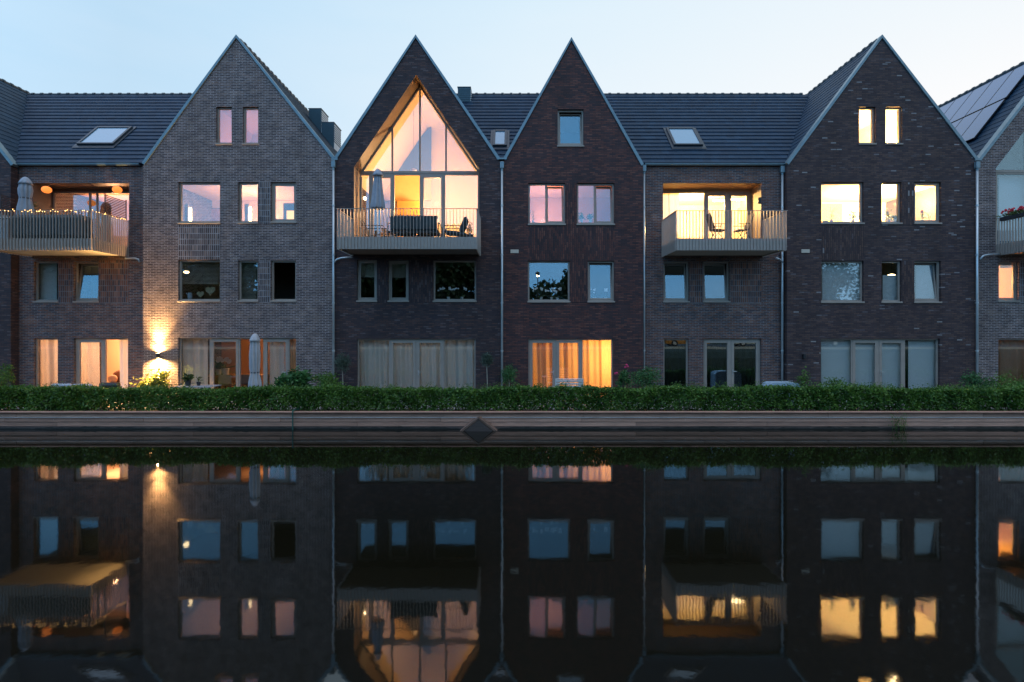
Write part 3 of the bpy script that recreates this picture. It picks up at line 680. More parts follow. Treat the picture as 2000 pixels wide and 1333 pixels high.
# --- dark gable with the pentagon glazing and the balcony
GY = .86                                                # the glazing stands back in the loggia
def h2(H):
    window(H, 697, 736, 508, 590, [(1,'s')]); window(H, 758, 798, 509, 590, [(1,'s')]); window(H, 846, 930, 509, 590)
    doorset(H, 697, 929, 662, [(697,760,'f'),(760,812,'d'),(812,866,'g'),(866,929,'f')])
    xa, xb, xm = X(691), X(936), X(813)
    H.holes.append([(xa, 5.99, wz(327)), (xm, 5.99, wz(146)), (xb, 5.99, wz(329))])
    panel(H, 738, 756, 509, 592); panel(H, 800, 844, 509, 592)
G2 = gable('brick_house', 'dark brick gable house with a tall pointed window above its balcony', 812, 73, 653, 311, 976, 311, 651, 979, 'dark', h2, False, True)
def pentagon_loggia(H, pa, pb, pm, pys, pya, GY, lin, cells, mull, transom_py):
    xa, xb, xm = X(pa), X(pb), X(pm); zs, za = wz(pys), wz(pya)
    lm = MB(); t = .03
    for (x0,z0),(x1,z1) in zip([(xa,5.99),(xa,zs),(xm,za),(xb,zs)], [(xa,zs),(xm,za),(xb,zs),(xb,5.99)]):
        cx, cz = xm, 7.8; mid = Vector(((x0+x1)/2, (z0+z1)/2)); d = Vector((x1-x0, z1-z0)).normalized(); nn = Vector((-d.y, d.x))
        if nn.dot(Vector((cx,cz))-mid) < 0: nn = -nn
        lm.prism([(x0,z0),(x1,z1),(x1-nn.x*t,z1-nn.y*t),(x0-nn.x*t,z0-nn.y*t)], .304, GY+.15)
        lm.prism([(x0+nn.x*.004,z0+nn.y*.004),(x1+nn.x*.004,z1+nn.y*.004),(x1-nn.x*0,z1-nn.y*0),(x0,z0)], .01, .304)
    obj('loggia_lining', lm, lin, H.root); obj('loggia_floor', MB().box(xa, xb, .004, GY+.15, 5.96, 5.998), plain('loggia_deck', (.25,.24,.22), .8), H.root)
    # glazing frame
    q = .07; y0, y1 = GY, GY+.08
    fr = MB(); zt = wz(transom_py, GY)
    sl = (za-zs)/(xm-xa); dd = q*math.hypot(1, sl); sr = (za-zs)/(xb-xm)
    fr.prism([(xa,zs),(xm,za),(xm,za-dd),(xa,zs-dd)][::-1], y0, y1); fr.prism([(xm,za),(xb,zs),(xb,zs-dd),(xm,za-dd)][::-1], y0, y1)
    fr.box(xa, xa+q, y0+.002, y1-.002, 6.0, zs-dd); fr.box(xb-q, xb, y0+.002, y1-.002, 6.0, zs-dd); fr.box(xa+q, xb-q, y0-.015, y1+.001, zt-.05, zt+.05)
    top = lambda x: (za + (x-xm)*sl if x < xm else za - (x-xm)*sr) - dd
    g = obj('glazing', fr, frame_m, H.root)
    pm = MB(); cuts = [xa+q] + [X(m_, GY) for m_ in mull] + [xb-q]
    for m_ in mull:
        x = X(m_, GY); obj('mullion', MB().prism([(x-.035, zt+.05), (x+.035, zt+.05), (x+.035, top(x+.035)), (x-.035, top(x-.035))], y0+.003, y1-.003), frame_m, g)
    for a, b in zip(cuts, cuts[1:]):
        pts = [(a, zt+.05), (b, zt+.05), (b, top(b))] + ([(xm, za-dd)] if a < xm-.1 and b > xm+.1 else []) + [(a, top(a))]
        pts = [(x, max(z, zt+.052)) for x, z in pts]; obj('pane', MB().prism(pts, y0+.03, y0+.045), glass_m, g)
    doorset(H, pa, pb, 0, cells, z0=6.0, yf=GY, hole=False, ztop=zt-.052, name='balcony_door')
    return g
# doorset px bounds above are for the wall plane: give them in the glazing plane
def pxg(px, y): return 1000 + (px-1000)*F/(D+y)*D/F*1.0
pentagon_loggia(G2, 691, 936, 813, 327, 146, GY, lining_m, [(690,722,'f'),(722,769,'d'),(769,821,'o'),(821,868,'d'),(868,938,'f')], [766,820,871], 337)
room(G2, 660, 967, F2, 12.6, 5.6, (.82,.64,.44), 770, (1,.61,.28), (.55,.45,.36), y0=1.02,
     top=[(X(967), 9.1), (X(952), 9.55), (X(840), 12.9), (X(785), 12.9), (X(672), 9.55), (X(660), 9.1)])
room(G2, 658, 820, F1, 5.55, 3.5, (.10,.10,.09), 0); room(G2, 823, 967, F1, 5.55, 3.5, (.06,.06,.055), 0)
room(G2, 658, 967, F0, 2.75, 4.5, (.42,.34,.28), 38, (1,.66,.42), (.5,.6,.92))

# --- reddish dark gable
def h3(H):
    window(H, 1089, 1140, 214, 287, [(1,'t')])
    window(H, 1032, 1104, 358, 440, [(.48,'f'),(.52,'t')]); window(H, 1127, 1200, 358, 440, [(.48,'f'),(.52,'t')])
    window(H, 1031, 1113, 510, 591); window(H, 1148, 1200, 510, 591, [(1,'t')])
    doorset(H, 1032, 1198, 662, [(1032,1086,'h'),(1086,1137,'d'),(1137,1198,'f')])
    panel(H, 1032, 1200, 442, 509); panel(H, 1106, 1125, 358, 441.8); panel(H, 1115, 1146, 509.2, 591)
    obj('air_vent', MB().bbox(X(997), X(1013), -.02, .02, wz(495), wz(488), .006), soffit_m, H.root)
G3 = gable('brick_house', 'narrow reddish dark brick gable house with paired pink windows', 1116, 78, 984, 311, 1256, 322, 981, 1256, 'red', h3, True, True)
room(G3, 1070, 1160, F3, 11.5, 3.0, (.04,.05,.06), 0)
room(G3, 990, 1250, F2, 8.75, 3.6, (.62,.42,.36), 170, (1,.47,.30), (.3,.6,.5))
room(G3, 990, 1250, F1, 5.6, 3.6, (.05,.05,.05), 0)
room(G3, 990, 1250, F0, 2.75, 3.6, (.70,.45,.22), 480, (1,.55,.18), (.86,.35,.6))

# --- bright gable, dark brick with scattered pale bricks
def h4(H):
    window(H, 1678, 1710, 209, 283); window(H, 1730, 1762, 209, 283)
    for (t, b) in ((356,438),(510,592)):
        window(H, 1604, 1687, t, b); window(H, 1722, 1761, t, b); window(H, 1786, 1838, t, b, [(1,'s')] if t < 400 else [(1,'t')])
    doorset(H, 1603, 1836, 662, [(1603,1667,'f'),(1667,1719,'d'),(1719,1770,'g'),(1770,1836,'f')])
    panel(H, 1604.5, 1687, 441, 509); panel(H, 1763, 1784, 357, 440); panel(H, 1763, 1784, 510, 593)
    obj('air_vent', MB().bbox(X(1565), X(1581), -.02, .02, wz(494.5), wz(487.5), .006), soffit_m, H.root)
G4 = gable('brick_house', 'dark brick gable house with scattered pale bricks and bright upper windows', 1722, 73, 1536, 320, 1909, 312, 1537, 1907, 'speck', h4, True, False)
room(G4, 1655, 1785, F3, 11.55, 3.2, (.86,.80,.62), 1900, (1,.60,.18), (.765,.22,.42), top=[(X(1785),10.6),(X(1775),11.5),(X(1670),11.5),(X(1655),10.6)])
room(G4, 1545, 1900, F2, 8.75, 4.5, (.86,.80,.62), 3400, (1,.60,.18), (.668,.45,.80), rad=.13)
lx = bpy.data.objects.new('room_light', bpy.data.lights.new('room_light', 'POINT')); C.objects.link(lx); lx.data.energy = 1500; lx.data.color = (1,.60,.18); lx.data.shadow_soft_size = .12; lx.parent = G4.root; lx.location = Vector((wx(1773, 2.33), 2.33, 8.1)) - wloc(G4.root)
room(G4, 1545, 1900, F1, 5.65, 3.6, (.22,.22,.20), 5, (1,.7,.4), (.6,.5,.7))
room(G4, 1545, 1900, F0, 2.75, 4.0, (.16,.17,.17), 0)

# --- gable at the right edge with solar panels
def h5(H):
    window(H, 1950, 1990, 512, 590, [(1,'s')])
    doorset(H, 1950, 2180, 662, [(1950,2012,'f'),(2012,2064,'d'),(2064,2118,'h'),(2118,2180,'f')])
    H.holes.append([(X(1945), 5.99, wz(329)), (X(2100), 5.99, wz(127)), (X(2255), 5.99, wz(329))])
    panel(H, 1992, 2080, 510, 592)
G5 = gable('brick_house', 'grey brick gable house with solar panels at the right edge', 2100, 73, 1911, 312, 2289, 312, 1910, 2290, 'grey', h5, False, False)
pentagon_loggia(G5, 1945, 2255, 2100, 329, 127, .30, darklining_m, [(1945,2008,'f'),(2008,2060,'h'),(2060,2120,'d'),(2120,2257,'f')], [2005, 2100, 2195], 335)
room(G5, 1925, 2275, F2, 12.2, 4.0, (.10,.16,.22), 0, y0=.62, top=[(X(2275), 9.1), (X(2262), 9.4), (X(2130), 12.3), (X(2070), 12.3), (X(1938), 9.4), (X(1925), 9.1)])
room(G5, 1925, 2275, F1, 5.5, 3.4, (.85,.55,.24), 1100, (1,.58,.22), (.12,.45,.7))
room(G5, 1925, 2275, F0, 2.75, 3.6, (.30,.18,.10), 26, (1,.5,.2), (.3,.5,.8))
pan = MB(); sx, sz = G5.ax-G5.lx, G5.az-G5.lz; Lr = math.hypot(sx, sz); ux, uz = sx/Lr, sz/Lr; nx, nz_ = -uz, ux
solar_m = plain('solar_glass', (.03,.11,.25), .12, var=.05, spec=1.0); solarf_m = plain('solar_frame', (.02,.02,.022), .4, metal=.4)
s_rows = [((10.43-G5.lz)/uz), ((12.09-G5.lz)/uz)]; PH = 1.60/uz
for r_ in range(2):
    for c_ in range(6):
        y0 = 1.12 + c_*1.02; a = s_rows[r_]; b = a + PH
        def sp(s_, o): return (G5.lx + ux*s_ + nx*o, G5.lz + uz*s_ + nz_*o)
        f = MB().prism([sp(a, .10), sp(b, .10), sp(b, .15), sp(a, .15)], y0, y0+1.0)
        fo = obj('solar_panel', f, solarf_m, G5.roof)
        obj('solar_cells', MB().prism([sp(a+.02, .146), sp(b-.02, .146), sp(b-.02, .153), sp(a+.02, .153)], y0+.02, y0+.98), solar_m, G5.root)

# --- the two set-back sections with the long roofs
YR = .33
def section(name, label, pl, pr, bk, xl, xr):
    H = House(name, label, X(pl, YR), X(pr, YR), [(X(pl), ME_Z+.02), (X(pr), ME_Z+.02)], YR, bk); obj('eave_board', MB().box(X(pl)+.05, X(pr)-.05, YR+.302, YR+.40, ME_Z-.3, ME_Z+.22), frame_m, H.root); H.xl, H.xr = xl, xr; return H
def loggia(H, pa, pb, cells, lin, wallcol):
    z1 = wz(358, YR); x0, x1 = X(pa, YR), X(pb, YR); H.hole(x0, x1, 5.99, z1); y1 = YR+.95; mb = MB(); t = .03
    mb.box(x0-t, x0-.001, YR+.304, y1+.1, 5.99, z1+t); mb.box(x1+.001, x1+t, YR+.304, y1+.1, 5.99, z1+t); mb.box(x0, x1, YR+.304, y1+.1, z1+.001, z1+t)
    mb.box(x0, x0+.004, YR+.01, YR+.304, 5.99, z1-.004); mb.box(x1-.004, x1, YR+.01, YR+.304, 5.99, z1-.004); mb.box(x0, x1, YR+.01, YR+.304, z1-.004, z1)
    obj('loggia_lining', mb, lin, H.root); obj('loggia_floor', MB().box(x0, x1, YR+.004, y1+.1, 5.96, 5.998), plain('loggia_deck', (.25,.24,.22), .8), H.root)
    k = (D+y1)/(D+YR); pa2 = 1000+(pa-1000)*(D+YR)/F/(D+y1)*F; pb2 = 1000+(pb-1000)*(D+YR)/F/(D+y1)*F
    doorset(H, pa2, pb2, 0, cells, z0=6.0, yf=y1, hole=False, ztop=z1-.10, name='balcony_door'); obj('lintel', MB().box(x0, x1, y1, y1+.08, z1-.098, z1), lin, H.root)
    return y1

A = section('brick_house', 'brown brick house between gables with lantern-lit balcony', 21.5, 279, 'brown', None, None)
window(A, 66, 113, 511, 591); window(A, 144, 192, 511, 591, [(1,'t')])
doorset(A, 66, 113, 661, [(66,113,'f')], name='tall_window'); doorset(A, 144, 250, 661, [(144,201,'d'),(201,250,'o')])
panel(A, 114, 142, 509, 592); panel(A, 193, 251, 509, 592)
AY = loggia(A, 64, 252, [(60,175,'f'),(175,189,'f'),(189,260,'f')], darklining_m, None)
A.finish(); A.roof = main_roof(A, rslope(G0), lslope(G1))
B = section('brick_house', 'brown brick house between gables with a bright balcony room', 1256, 1537, 'brown', None, None)
window(B, 1296, 1346, 511, 591, [(1,'t')]); window(B, 1374, 1425, 511, 591, [(1,'t')])
doorset(B, 1296, 1345, 662, [(1296,1345,'f')], name='tall_window'); doorset(B, 1374, 1487, 662, [(1374,1429,'d'),(1429,1487,'g')])
panel(B, 1347, 1372.5, 512, 592); panel(B, 1427, 1487, 512, 592)
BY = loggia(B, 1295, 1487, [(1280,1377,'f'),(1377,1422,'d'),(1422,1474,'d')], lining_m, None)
B.finish(); B.roof = main_roof(B, rslope(G3), lslope(G4))
xg2, xg3 = rslope(G2), lslope(G3)
BR = House('link_roof', 'short dark tiled roof in the dip between the two middle gables', X(975), X(985), [], 4.0, 'dark', 'roof')
BR.roof = main_roof(BR, xg2, xg3)
room(A, 30, 268, F2, 8.75, 3.8, (.60,.40,.30), 300, (1,.48,.22), (.35,.5,.6), y0=AY+.16)
room(A, 30, 268, F1, 5.6, 3.4, (.20,.22,.20), 0); room(A, 30, 268, F0, 2.75, 4.0, (.85,.58,.38), 420, (1,.58,.30), (.5,.6,.75))
room(B, 1265, 1520, F2, 8.75, 4.0, (.86,.78,.58), 1150, (1,.58,.19), (.55,.45,.8), y0=BY+.16)
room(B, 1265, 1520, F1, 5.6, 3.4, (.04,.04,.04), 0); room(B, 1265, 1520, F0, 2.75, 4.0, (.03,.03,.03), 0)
for H, a, b in ((A, 24, 276), (B, 1258, 1531)):
    gm_ = MB(); z = wz(322, YR); y = YR-.10
    pts = [(X(a, YR), y, z-.01), (X(b, YR), y, z-.01)]; gm_.tube(pts, .065, 12).box(X(a,YR), X(b,YR), y-.07, YR-.003, z-.015, z+.04); obj('gutter', gm_, metal_m, H.root)
obj('gutter', MB().box(X(970), X(990), -.05, .35, wz(312), wz(309)), metal_m, G3.root)
obj('gutter', MB().box(X(648), X(660), -.05, .35, wz(313.5), wz(309.5)), metal_m, G1.root)
obj('gutter', MB().box(X(1903), X(1916), -.05, .35, wz(314.5), wz(310.5)), metal_m, G4.root)
skylight(A, A.roof, 152, 224, 257, 287); skylight(B, B.roof, 1315, 1372, 256, 289); skylight(BR, BR.roof, 962, 990, 260, 290)
for H, px, y, zt in ((A, 22.5, .18, wz(333, .2)), (G2, 651.5, -.09, wz(328)), (G3, 980.5, -.09, wz(330)), (B, 1258, .20, wz(335, .2)), (B, 1528, .20, wz(337, .2)), (G4, 1908.5, -.09, wz(330))):
    downpipe(H, px, y, zt)

# balconies and their short drain pipes
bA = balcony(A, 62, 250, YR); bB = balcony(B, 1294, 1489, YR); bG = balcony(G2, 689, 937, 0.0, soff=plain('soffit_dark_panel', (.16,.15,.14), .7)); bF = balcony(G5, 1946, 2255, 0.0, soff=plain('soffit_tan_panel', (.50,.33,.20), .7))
def drain(H, pts, b): obj('drain_pipe', MB().tube(pts, .035, 10), pipe_m, b, smooth=True)
drain(A, [(X(250,YR)-.02, .2, 5.50), (X(268,YR), .2, 5.50), (X(274,YR), .2, 5.46), (X(277,YR), .2, 5.36)], bA[0])
drain(G2, [(X(690), -.15, 5.50), (X(668), -.12, 5.47), (X(660), -.10, 5.42), (X(652), -.09, 5.28)], bG[0])
drain(B, [(X(1510,YR), .1, 5.50), (X(1518,YR), .14, 5.46), (X(1527,YR), .2, 5.30)], bB[0])
drain(G5, [(X(1946), -.15, 5.62), (X(1925), -.12, 5.60), (X(1916), -.10, 5.56), (X(1910), -.09, 5.42)], bF[0])

# louvred ventilation boxes on the roofs
vent_m = plain('vent_blue_grey_metal', (.035,.075,.095), .45, metal=.2, var=.1)
ventl_m = plain('vent_pale_metal', (.75,.78,.80), .45, metal=.2, var=.1)
def vent(H, pa, pb, pt, y, dy, zb, side):
    x0, x1, zt = X(pa, y), X(pb, y), wz(pt, y)
    v = obj('roof_vent', MB().bbox(x0, x1, y, y+dy, zb, zt, .01).box(x0-.02, x1+.02, y-.02, y+dy+.02, zt, zt+.03), vent_m, H.roof)
    lm = MB(); z = zt-.12; zs = zb + (zt-zb)*.45
    while z > zs:
        lm.box(x0+.04, x1-.04, y-.012, y-.001, z, z+.045); z -= .09
    obj('louvres', lm, vent_m, H.root if False else H.roof)
    lm = MB(); z = zt-.12; xs = x1 if side > 0 else x0
    lm.box(xs-.001, xs+.012, y+.03, y+dy-.03, zb, zs)
    while z > zs:
        lm.box(xs-.001, xs+.02, y+.06, y+dy-.06, z, z+.05); z -= .10
    obj('side_louvres', lm, ventl_m, H.roof)
vent(G1, 603, 627, 213, 4.2, 1.0, 11.4, 1); vent(G1, 628, 652, 240, 3.9, 1.05, 10.6, 1); vent(BR, 894, 919, 171, 4.3, .7, 12.3, 1)

# wall lamps
def wall_lamp(H, px, py, label, power, parent_y):
    x, z = X(px), wz(py); t = thing('wall_lamp', label, 'wall lamp', (x, parent_y, z))
    obj('housing', MB().bbox(x-.05, x+.05, parent_y-.13, parent_y-.02, z-.09, z+.09, .01).box(x-.03, x+.03, parent_y-.02, parent_y, z-.04, z+.04), dark_m, t)
    if power:
        for s_ in (-1, 1):
            obj('lens', MB().box(x-.035, x+.035, parent_y-.115, parent_y-.045, z+s_*.0905-.001, z+s_*.0905+.001), lamphot_m, t)
            ld = bpy.data.lights.new('lamp_beam', 'SPOT'); ld.energy = power*(1.0 if s_ > 0 else 4.5); ld.color = (1,.55,.19); ld.spot_size = R(168); ld.spot_blend = 1.0; ld.shadow_soft_size = .03
            lo = bpy.data.objects.new('lamp_beam', ld); C.objects.link(lo); lo.parent = t; lo.location = (0, -.10, s_*.12)
            lo.rotation_euler = (R(180) if s_ > 0 else 0, 0, 0)
        ld = bpy.data.lights.new('lamp_beam', 'SPOT'); ld.energy = power*6; ld.color = (1,.55,.19); ld.spot_size = R(80); ld.spot_blend = 1.0; ld.shadow_soft_size = .03
        lo = bpy.data.objects.new('lamp_beam', ld); C.objects.link(lo); lo.parent = t; lo.location = (0, -.17, .14); lo.rotation_euler = (R(180+7), 0, 0)
wall_lamp(G1, 311, 695, 'lit up and down wall lamp glowing on grey brick', 520, 0.0)
wall_lamp(G4, 1569, 696, 'small black unlit wall lamp on the dark speckled brick', 0, 0.0)

# ------------------------------------------------------------------ curtains and blinds behind the glass
CY = .36
CYR = YR + .36
curtain(66, 114, 655, .05, CYR, curt_white, 'pale curtain filling the narrow ground-floor window left of the open glass door', 5, .05, 1)
curtain(150, 196, 655, .05, CYR, curt_white, 'pale curtain behind the closed leaf left of the open glass door', 6, .05, 2)
curtain(233, 252, 655, .05, CYR, curt_cream, 'grey-pink curtain gathered at the right of the open glass door', 8, .04, 3)
curtain(350, 406, 655, .05, CY, curt_cream, 'cream curtain in the ground-floor window beside the glowing wall lamp', 6, .04, 4)
curtain(526, 556, 655, .05, CY, curt_cream, 'gold-lit curtain behind the door leaf right of the tall closed parasol', 7, .04, 5)
curtain(563, 580, 655, .05, CY, curt_orange, 'orange-lit curtain at the right end of the wide window behind the parasol', 7, .04, 6)
for i, (a, b, wh) in enumerate([(699,758,'left pane'),(759,811,'left door leaf'),(818,866,'right door leaf'),(867,930,'right pane')]):
    curtain(a, b, 655, .05, CY, curt_cream, 'beige pleated curtain behind the %s of the window under the parasol balcony' % wh, 7, .06, 10+i)
for i, (a, b, wh) in enumerate([(1033,1085,'left door leaf'),(1086,1137,'middle door leaf'),(1138,1199,'right pane')]):
    curtain(a, b, 655, .05, CY, curt_orange, 'golden curtain glowing behind the %s above the white garden chairs' % wh, 5.5, .05, 20+i)
curtain(1297, 1345, 655, .05, CYR, net_m, 'dark sheer curtain in the narrow ground-floor window below the bright balcony', 7, .03, 30)
curtain(1375, 1486, 655, .05, CYR, net_m, 'dark sheer curtain behind the double glass door below the bright balcony', 7, .03, 31)
curtain(1952, 2010, 655, .05, CY, curt_brown, 'brown curtain in the ground-floor window at the right edge', 5, .05, 32)
curtain(1292, 1326, 352, 6.02, BY+.30, curt_white, 'white curtain at the left end of the bright balcony room', 6, .04, 33)
for i, (a, b, wh) in enumerate([(1604,1662,'left pane'),(1669,1717,'left door leaf'),(1722,1766,'right door leaf'),(1774,1832,'right pane')]):
    roller(a, b, 664, 775, .27, screen_m, 'grey-green roller screen behind the %s of the speckled brick house' % wh)
roller(1606, 1680, 512, 588, .27, screen_m, 'grey-green roller screen in the large first-floor window of the speckled house')
roller(1724, 1757, 538, 588, .27, screen_m, 'grey-green roller screen below a lit lamp in the narrow first-floor window')
roller(1789, 1832, 514, 588, .30, greyfab_m, 'blue-grey roller blind in the tilted window of the speckled house')
roller(700, 733, 512, 541, .30, rblind_m, 'beige half-lowered roller blind in the left slim window under the balcony')
roller(761, 795, 512, 542, .30, rblind_m, 'beige half-lowered roller blind in the right slim window under the balcony')
roller(1951, 2090, 345, 470, .55, screenb_m, 'pale roller screen behind the tall balcony window at the right edge')
roller(1952, 1987, 514, 523, .27, rblind_m, 'short raised blind at the top of the orange-lit window')
roller(68, 111, 514, 589, YR+.30, screen_m, 'grey-green screen in the left first-floor window under the lantern balcony')
blind(355, 427, 512, 556, .30, blind_m, 'half-lowered slatted blind above the two wicker hearts')
blind(469, 501, 512, 588, .30, blind_m, 'fully lowered slatted blind in the narrow window right of the hearts')
blind(352, 427, 360, 434, .30, blindo_m, 'open slatted blind in the widest pink-lit window of the grey brick house', tilt=8, pitch=.06)
blind(469, 501, 360, 434, .30, blindo_m, 'open slatted blind in the narrow pink-lit window of the grey brick house', tilt=8, pitch=.06)
blind(100, 150, 374, 430, AY+.2, blindo_m, 'orange-lit slatted blind behind the glass of the lantern balcony', tilt=35, pitch=.06)

# ------------------------------------------------------------------ the plank bank, hedge and plants
plank_m = plain('weathered_planks', (.43,.245,.175), .8, var=.35, nscale=2.0, bump=.006, bscale=25, rand=.22, stretch=(.5,4,10))
plankd_m = plain('wet_planks', (.07,.052,.045), .55, var=.4, nscale=2.5, bump=.006, bscale=25, rand=.2, stretch=(.5,4,6))
BZ = .09
bank = thing('plank_bank_wall', 'long weathered plank retaining wall between the water and the hedge', 'bank wall', (0, -3.66, WZ))
rs = random.Random(4)
for zt, zb, yo, off, mt in ((.085, -.055, -3.70, 0, plank_m), (-.068, -.20, -3.745, 1.7, plank_m), (-.212, -.345, -3.725, 3.1, plank_m), (-.352, -.62, -3.755, .9, plankd_m)):
    x = -24 - off
    while x < 24:
        ln = rs.uniform(3.6, 5.2); j = rs.uniform(-.004, .004)
        obj('plank', MB().bbox(x+.004, x+ln-.004, yo+j, yo+.08, zb, zt, .006), mt, bank, at=(x, yo, zb)); x += ln
obj('cap', MB().bbox(-24.5, 24.5, -3.80, -3.58, .087, .122, .006), plank_m, bank)
obj('ledge', MB().bbox(-24.5, 24.5, -3.775, -3.68, -.066, -.052, .004), plain('pale_ledge', (.45,.44,.43), .7, var=.25, nscale=2), bank)
tl = MB(); tp = [(-24.4, WZ-.1)]; tb_ = []
for i in range(600):
    x = -24.4 + i*.0815; tb_.append((x, WZ + .052 + .018*math.sin(x*1.3) + .014*math.sin(x*5.1+1) + .012*math.sin(x*17) + rs.uniform(-.008,.008)))
tl.prism([(-24.4, WZ-.1)] + [(24.4, WZ-.1)] + tb_[::-1], -3.7595, -3.752); obj('algae_line', tl, plain('wet_algae', (.014,.015,.012), .7, var=.4, nscale=8), bank)
obj('backing', MB().box(-60, 60, -3.66, -3.605, -1.3, .08), plankd_m, bank)
bm_ = MB()
for i in range(90):
    x = -23.6 + i*.53 + rs.uniform(-.05,.05); bm_.tube([(x, -3.752, -.135), (x, -3.744, -.135)], .008, 6)
obj('bolt_heads', bm_, steel_m, bank)
dh = thing('culvert_hood', 'small gabled wooden hood over the culvert at the waterline', 'culvert hood', (X(935,-3.9), -3.9, WZ))
kx = X(935, -4.0); hw = .62; zt = wz(814, -4.0)
for s_ in (-1, 1):
    a, b_ = (kx, zt), (kx + s_*hw, WZ-.03)
    obj('hood_board', MB().prism([(a[0], a[1]), (b_[0], b_[1]), (b_[0]-s_*.05, b_[1]-.05), (a[0], a[1]-.055)], -4.10, -3.77), plain('dark_hood_boards', (.15,.095,.07), .8, var=.3), dh)
obj('front_panel', MB().prism([(kx, zt-.08), (kx-hw+.12, WZ-.05), (kx+hw-.12, WZ-.05)], -4.12, -4.08), plankd_m, dh)
hs = MB().tube([(X(571,-3.85), -3.82, -.6), (X(571,-3.85), -3.82, .14), (X(571,-3.8), -3.7, .17), (X(572,-3.8), -3.3, .14)], .022, 8)
tag(obj('hose', hs, plain('green_rubber', (.02,.09,.07), .5)), 'dark green hose hanging over the plank bank into the water', 'hose')

rng = np.random.default_rng(7)
def nz1(x, seed):      # smooth 1-D noise
    r = np.random.default_rng(seed); o = np.zeros_like(x)
    for f, a in ((.25,.5),(.7,.3),(1.9,.22),(4.3,.15)): o += a*np.sin(x*f*2*np.pi/1.0*.5 + r.random()*6.28 + .6*np.sin(x*f*1.3))
    return o
n_ = 125000; hx = rng.uniform(-23, 23, n_)
hgt = .81 + .075*nz1(hx, 3) + .10*np.exp(-((hx-5.0)/.5)**2)
u = rng.random(n_); side = rng.random(n_)
hy = np.where(side < .62, -3.42 + np.abs(rng.normal(0,.07,n_)), np.where(side < .8, rng.uniform(-3.42,-2.86,n_), -2.84 - np.abs(rng.normal(0,.07,n_))))
hz = np.where((side >= .62) & (side < .8), hgt - np.abs(rng.normal(0,.05,n_)), .04 + (hgt-.04)*u**.75)
bul = .055*np.sin(hx*7.1 + 3*hz) + .05*np.sin(hx*3.3 - hz*5) + .03*np.sin(hx*17+hz*11)
hy = hy + bul*np.where(hy < -3.1, 1, -1)
prune = (hz < .13 + .12*nz1(hx*2.2, 5)) & (rng.random(n_) < .85)
P_ = np.stack([hx, hy, hz], 1)[~prune]
hd = thing('hedge', 'long clipped green hedge along the top of the plank bank', 'hedge', (0, -3.1, 0))
mesh_np('leaves', leaves(P_, .068, rng, droop=.05, aspect=.62, var=.5), 4, hedge_m, hd)
# loose shoots on top
k_ = 5000; sx_ = rng.uniform(-23, 23, k_); cl = rng.uniform(-23, 23, 130); sx_ = cl[rng.integers(0,130,k_)] + rng.normal(0,.10,k_)
sz_ = .82 + .075*nz1(sx_, 3) + np.abs(rng.normal(0,.07,k_)); sy_ = rng.uniform(-3.4,-2.85,k_)
mesh_np('shoots', leaves(np.stack([sx_, sy_, sz_],1), .05, rng, droop=-.5, aspect=.5), 4, hedge_m, hd)
sm_ = MB(); 
for i in range(190):
    x = -23 + i*.243 + rs.uniform(-.08,.08); y = -3.13 + rs.uniform(-.12,.12); sm_.tube([(x, y, 0), (x+rs.uniform(-.06,.06), y, .2), (x+rs.uniform(-.14,.14), y+rs.uniform(-.1,.1), .62)], [.014,.011,.006], 5)
obj('stems', sm_, bark_m, hd)
# inner twigs make the hedge dense
k_ = 52000; tx = rng.uniform(-23,23,k_); tz = .07 + .69*rng.random(k_)**.9; ty = rng.uniform(-3.3,-2.95,k_)
mesh_np('inner_leaves', leaves(np.stack([tx,ty,tz],1), .08, rng, aspect=.6), 4, hedge_m, hd)

def shrub(name, label, px, y, z0, rx, rz, n, size, mat, cat='shrub', ry=None, stems=6, zc=None, seed=1, group=None):
    r = np.random.default_rng(seed); x = X(px, y); t = thing(name, label, cat, (x, y, 0), group); ry = ry or rx
    ncl = max(6, n//90); c = r.normal(size=(ncl,3)); c /= np.linalg.norm(c,axis=1)[:,None]; c *= r.random((ncl,1))**.45*.85
    q = c[r.integers(0,ncl,n)] + r.normal(size=(n,3))*.20; zc = z0+rz if zc is None else zc
    P = np.stack([x+q[:,0]*rx, y+q[:,1]*ry, zc+q[:,2]*rz],1); P = P[P[:,2] > .02]
    mesh_np('leaves', leaves(P, size, r, droop=.1, aspect=.4), 4, mat, t)
    m_ = MB(); rr = random.Random(seed)
    for i in range(stems):
        an = rr.uniform(0,6.28); k = rr.uniform(.2,.7); m_.tube([(x+rr.uniform(-.04,.04), y, 0 if z0 < .4 else z0-.3), (x+math.cos(an)*rx*k*.5, y+math.sin(an)*ry*k*.5, (z0+zc)/2), (x+math.cos(an)*rx*k, y+math.sin(an)*ry*k, zc+rz*.3)], [.013,.010,.004], 5)
    obj('stems', m_, bark_m, t); return t
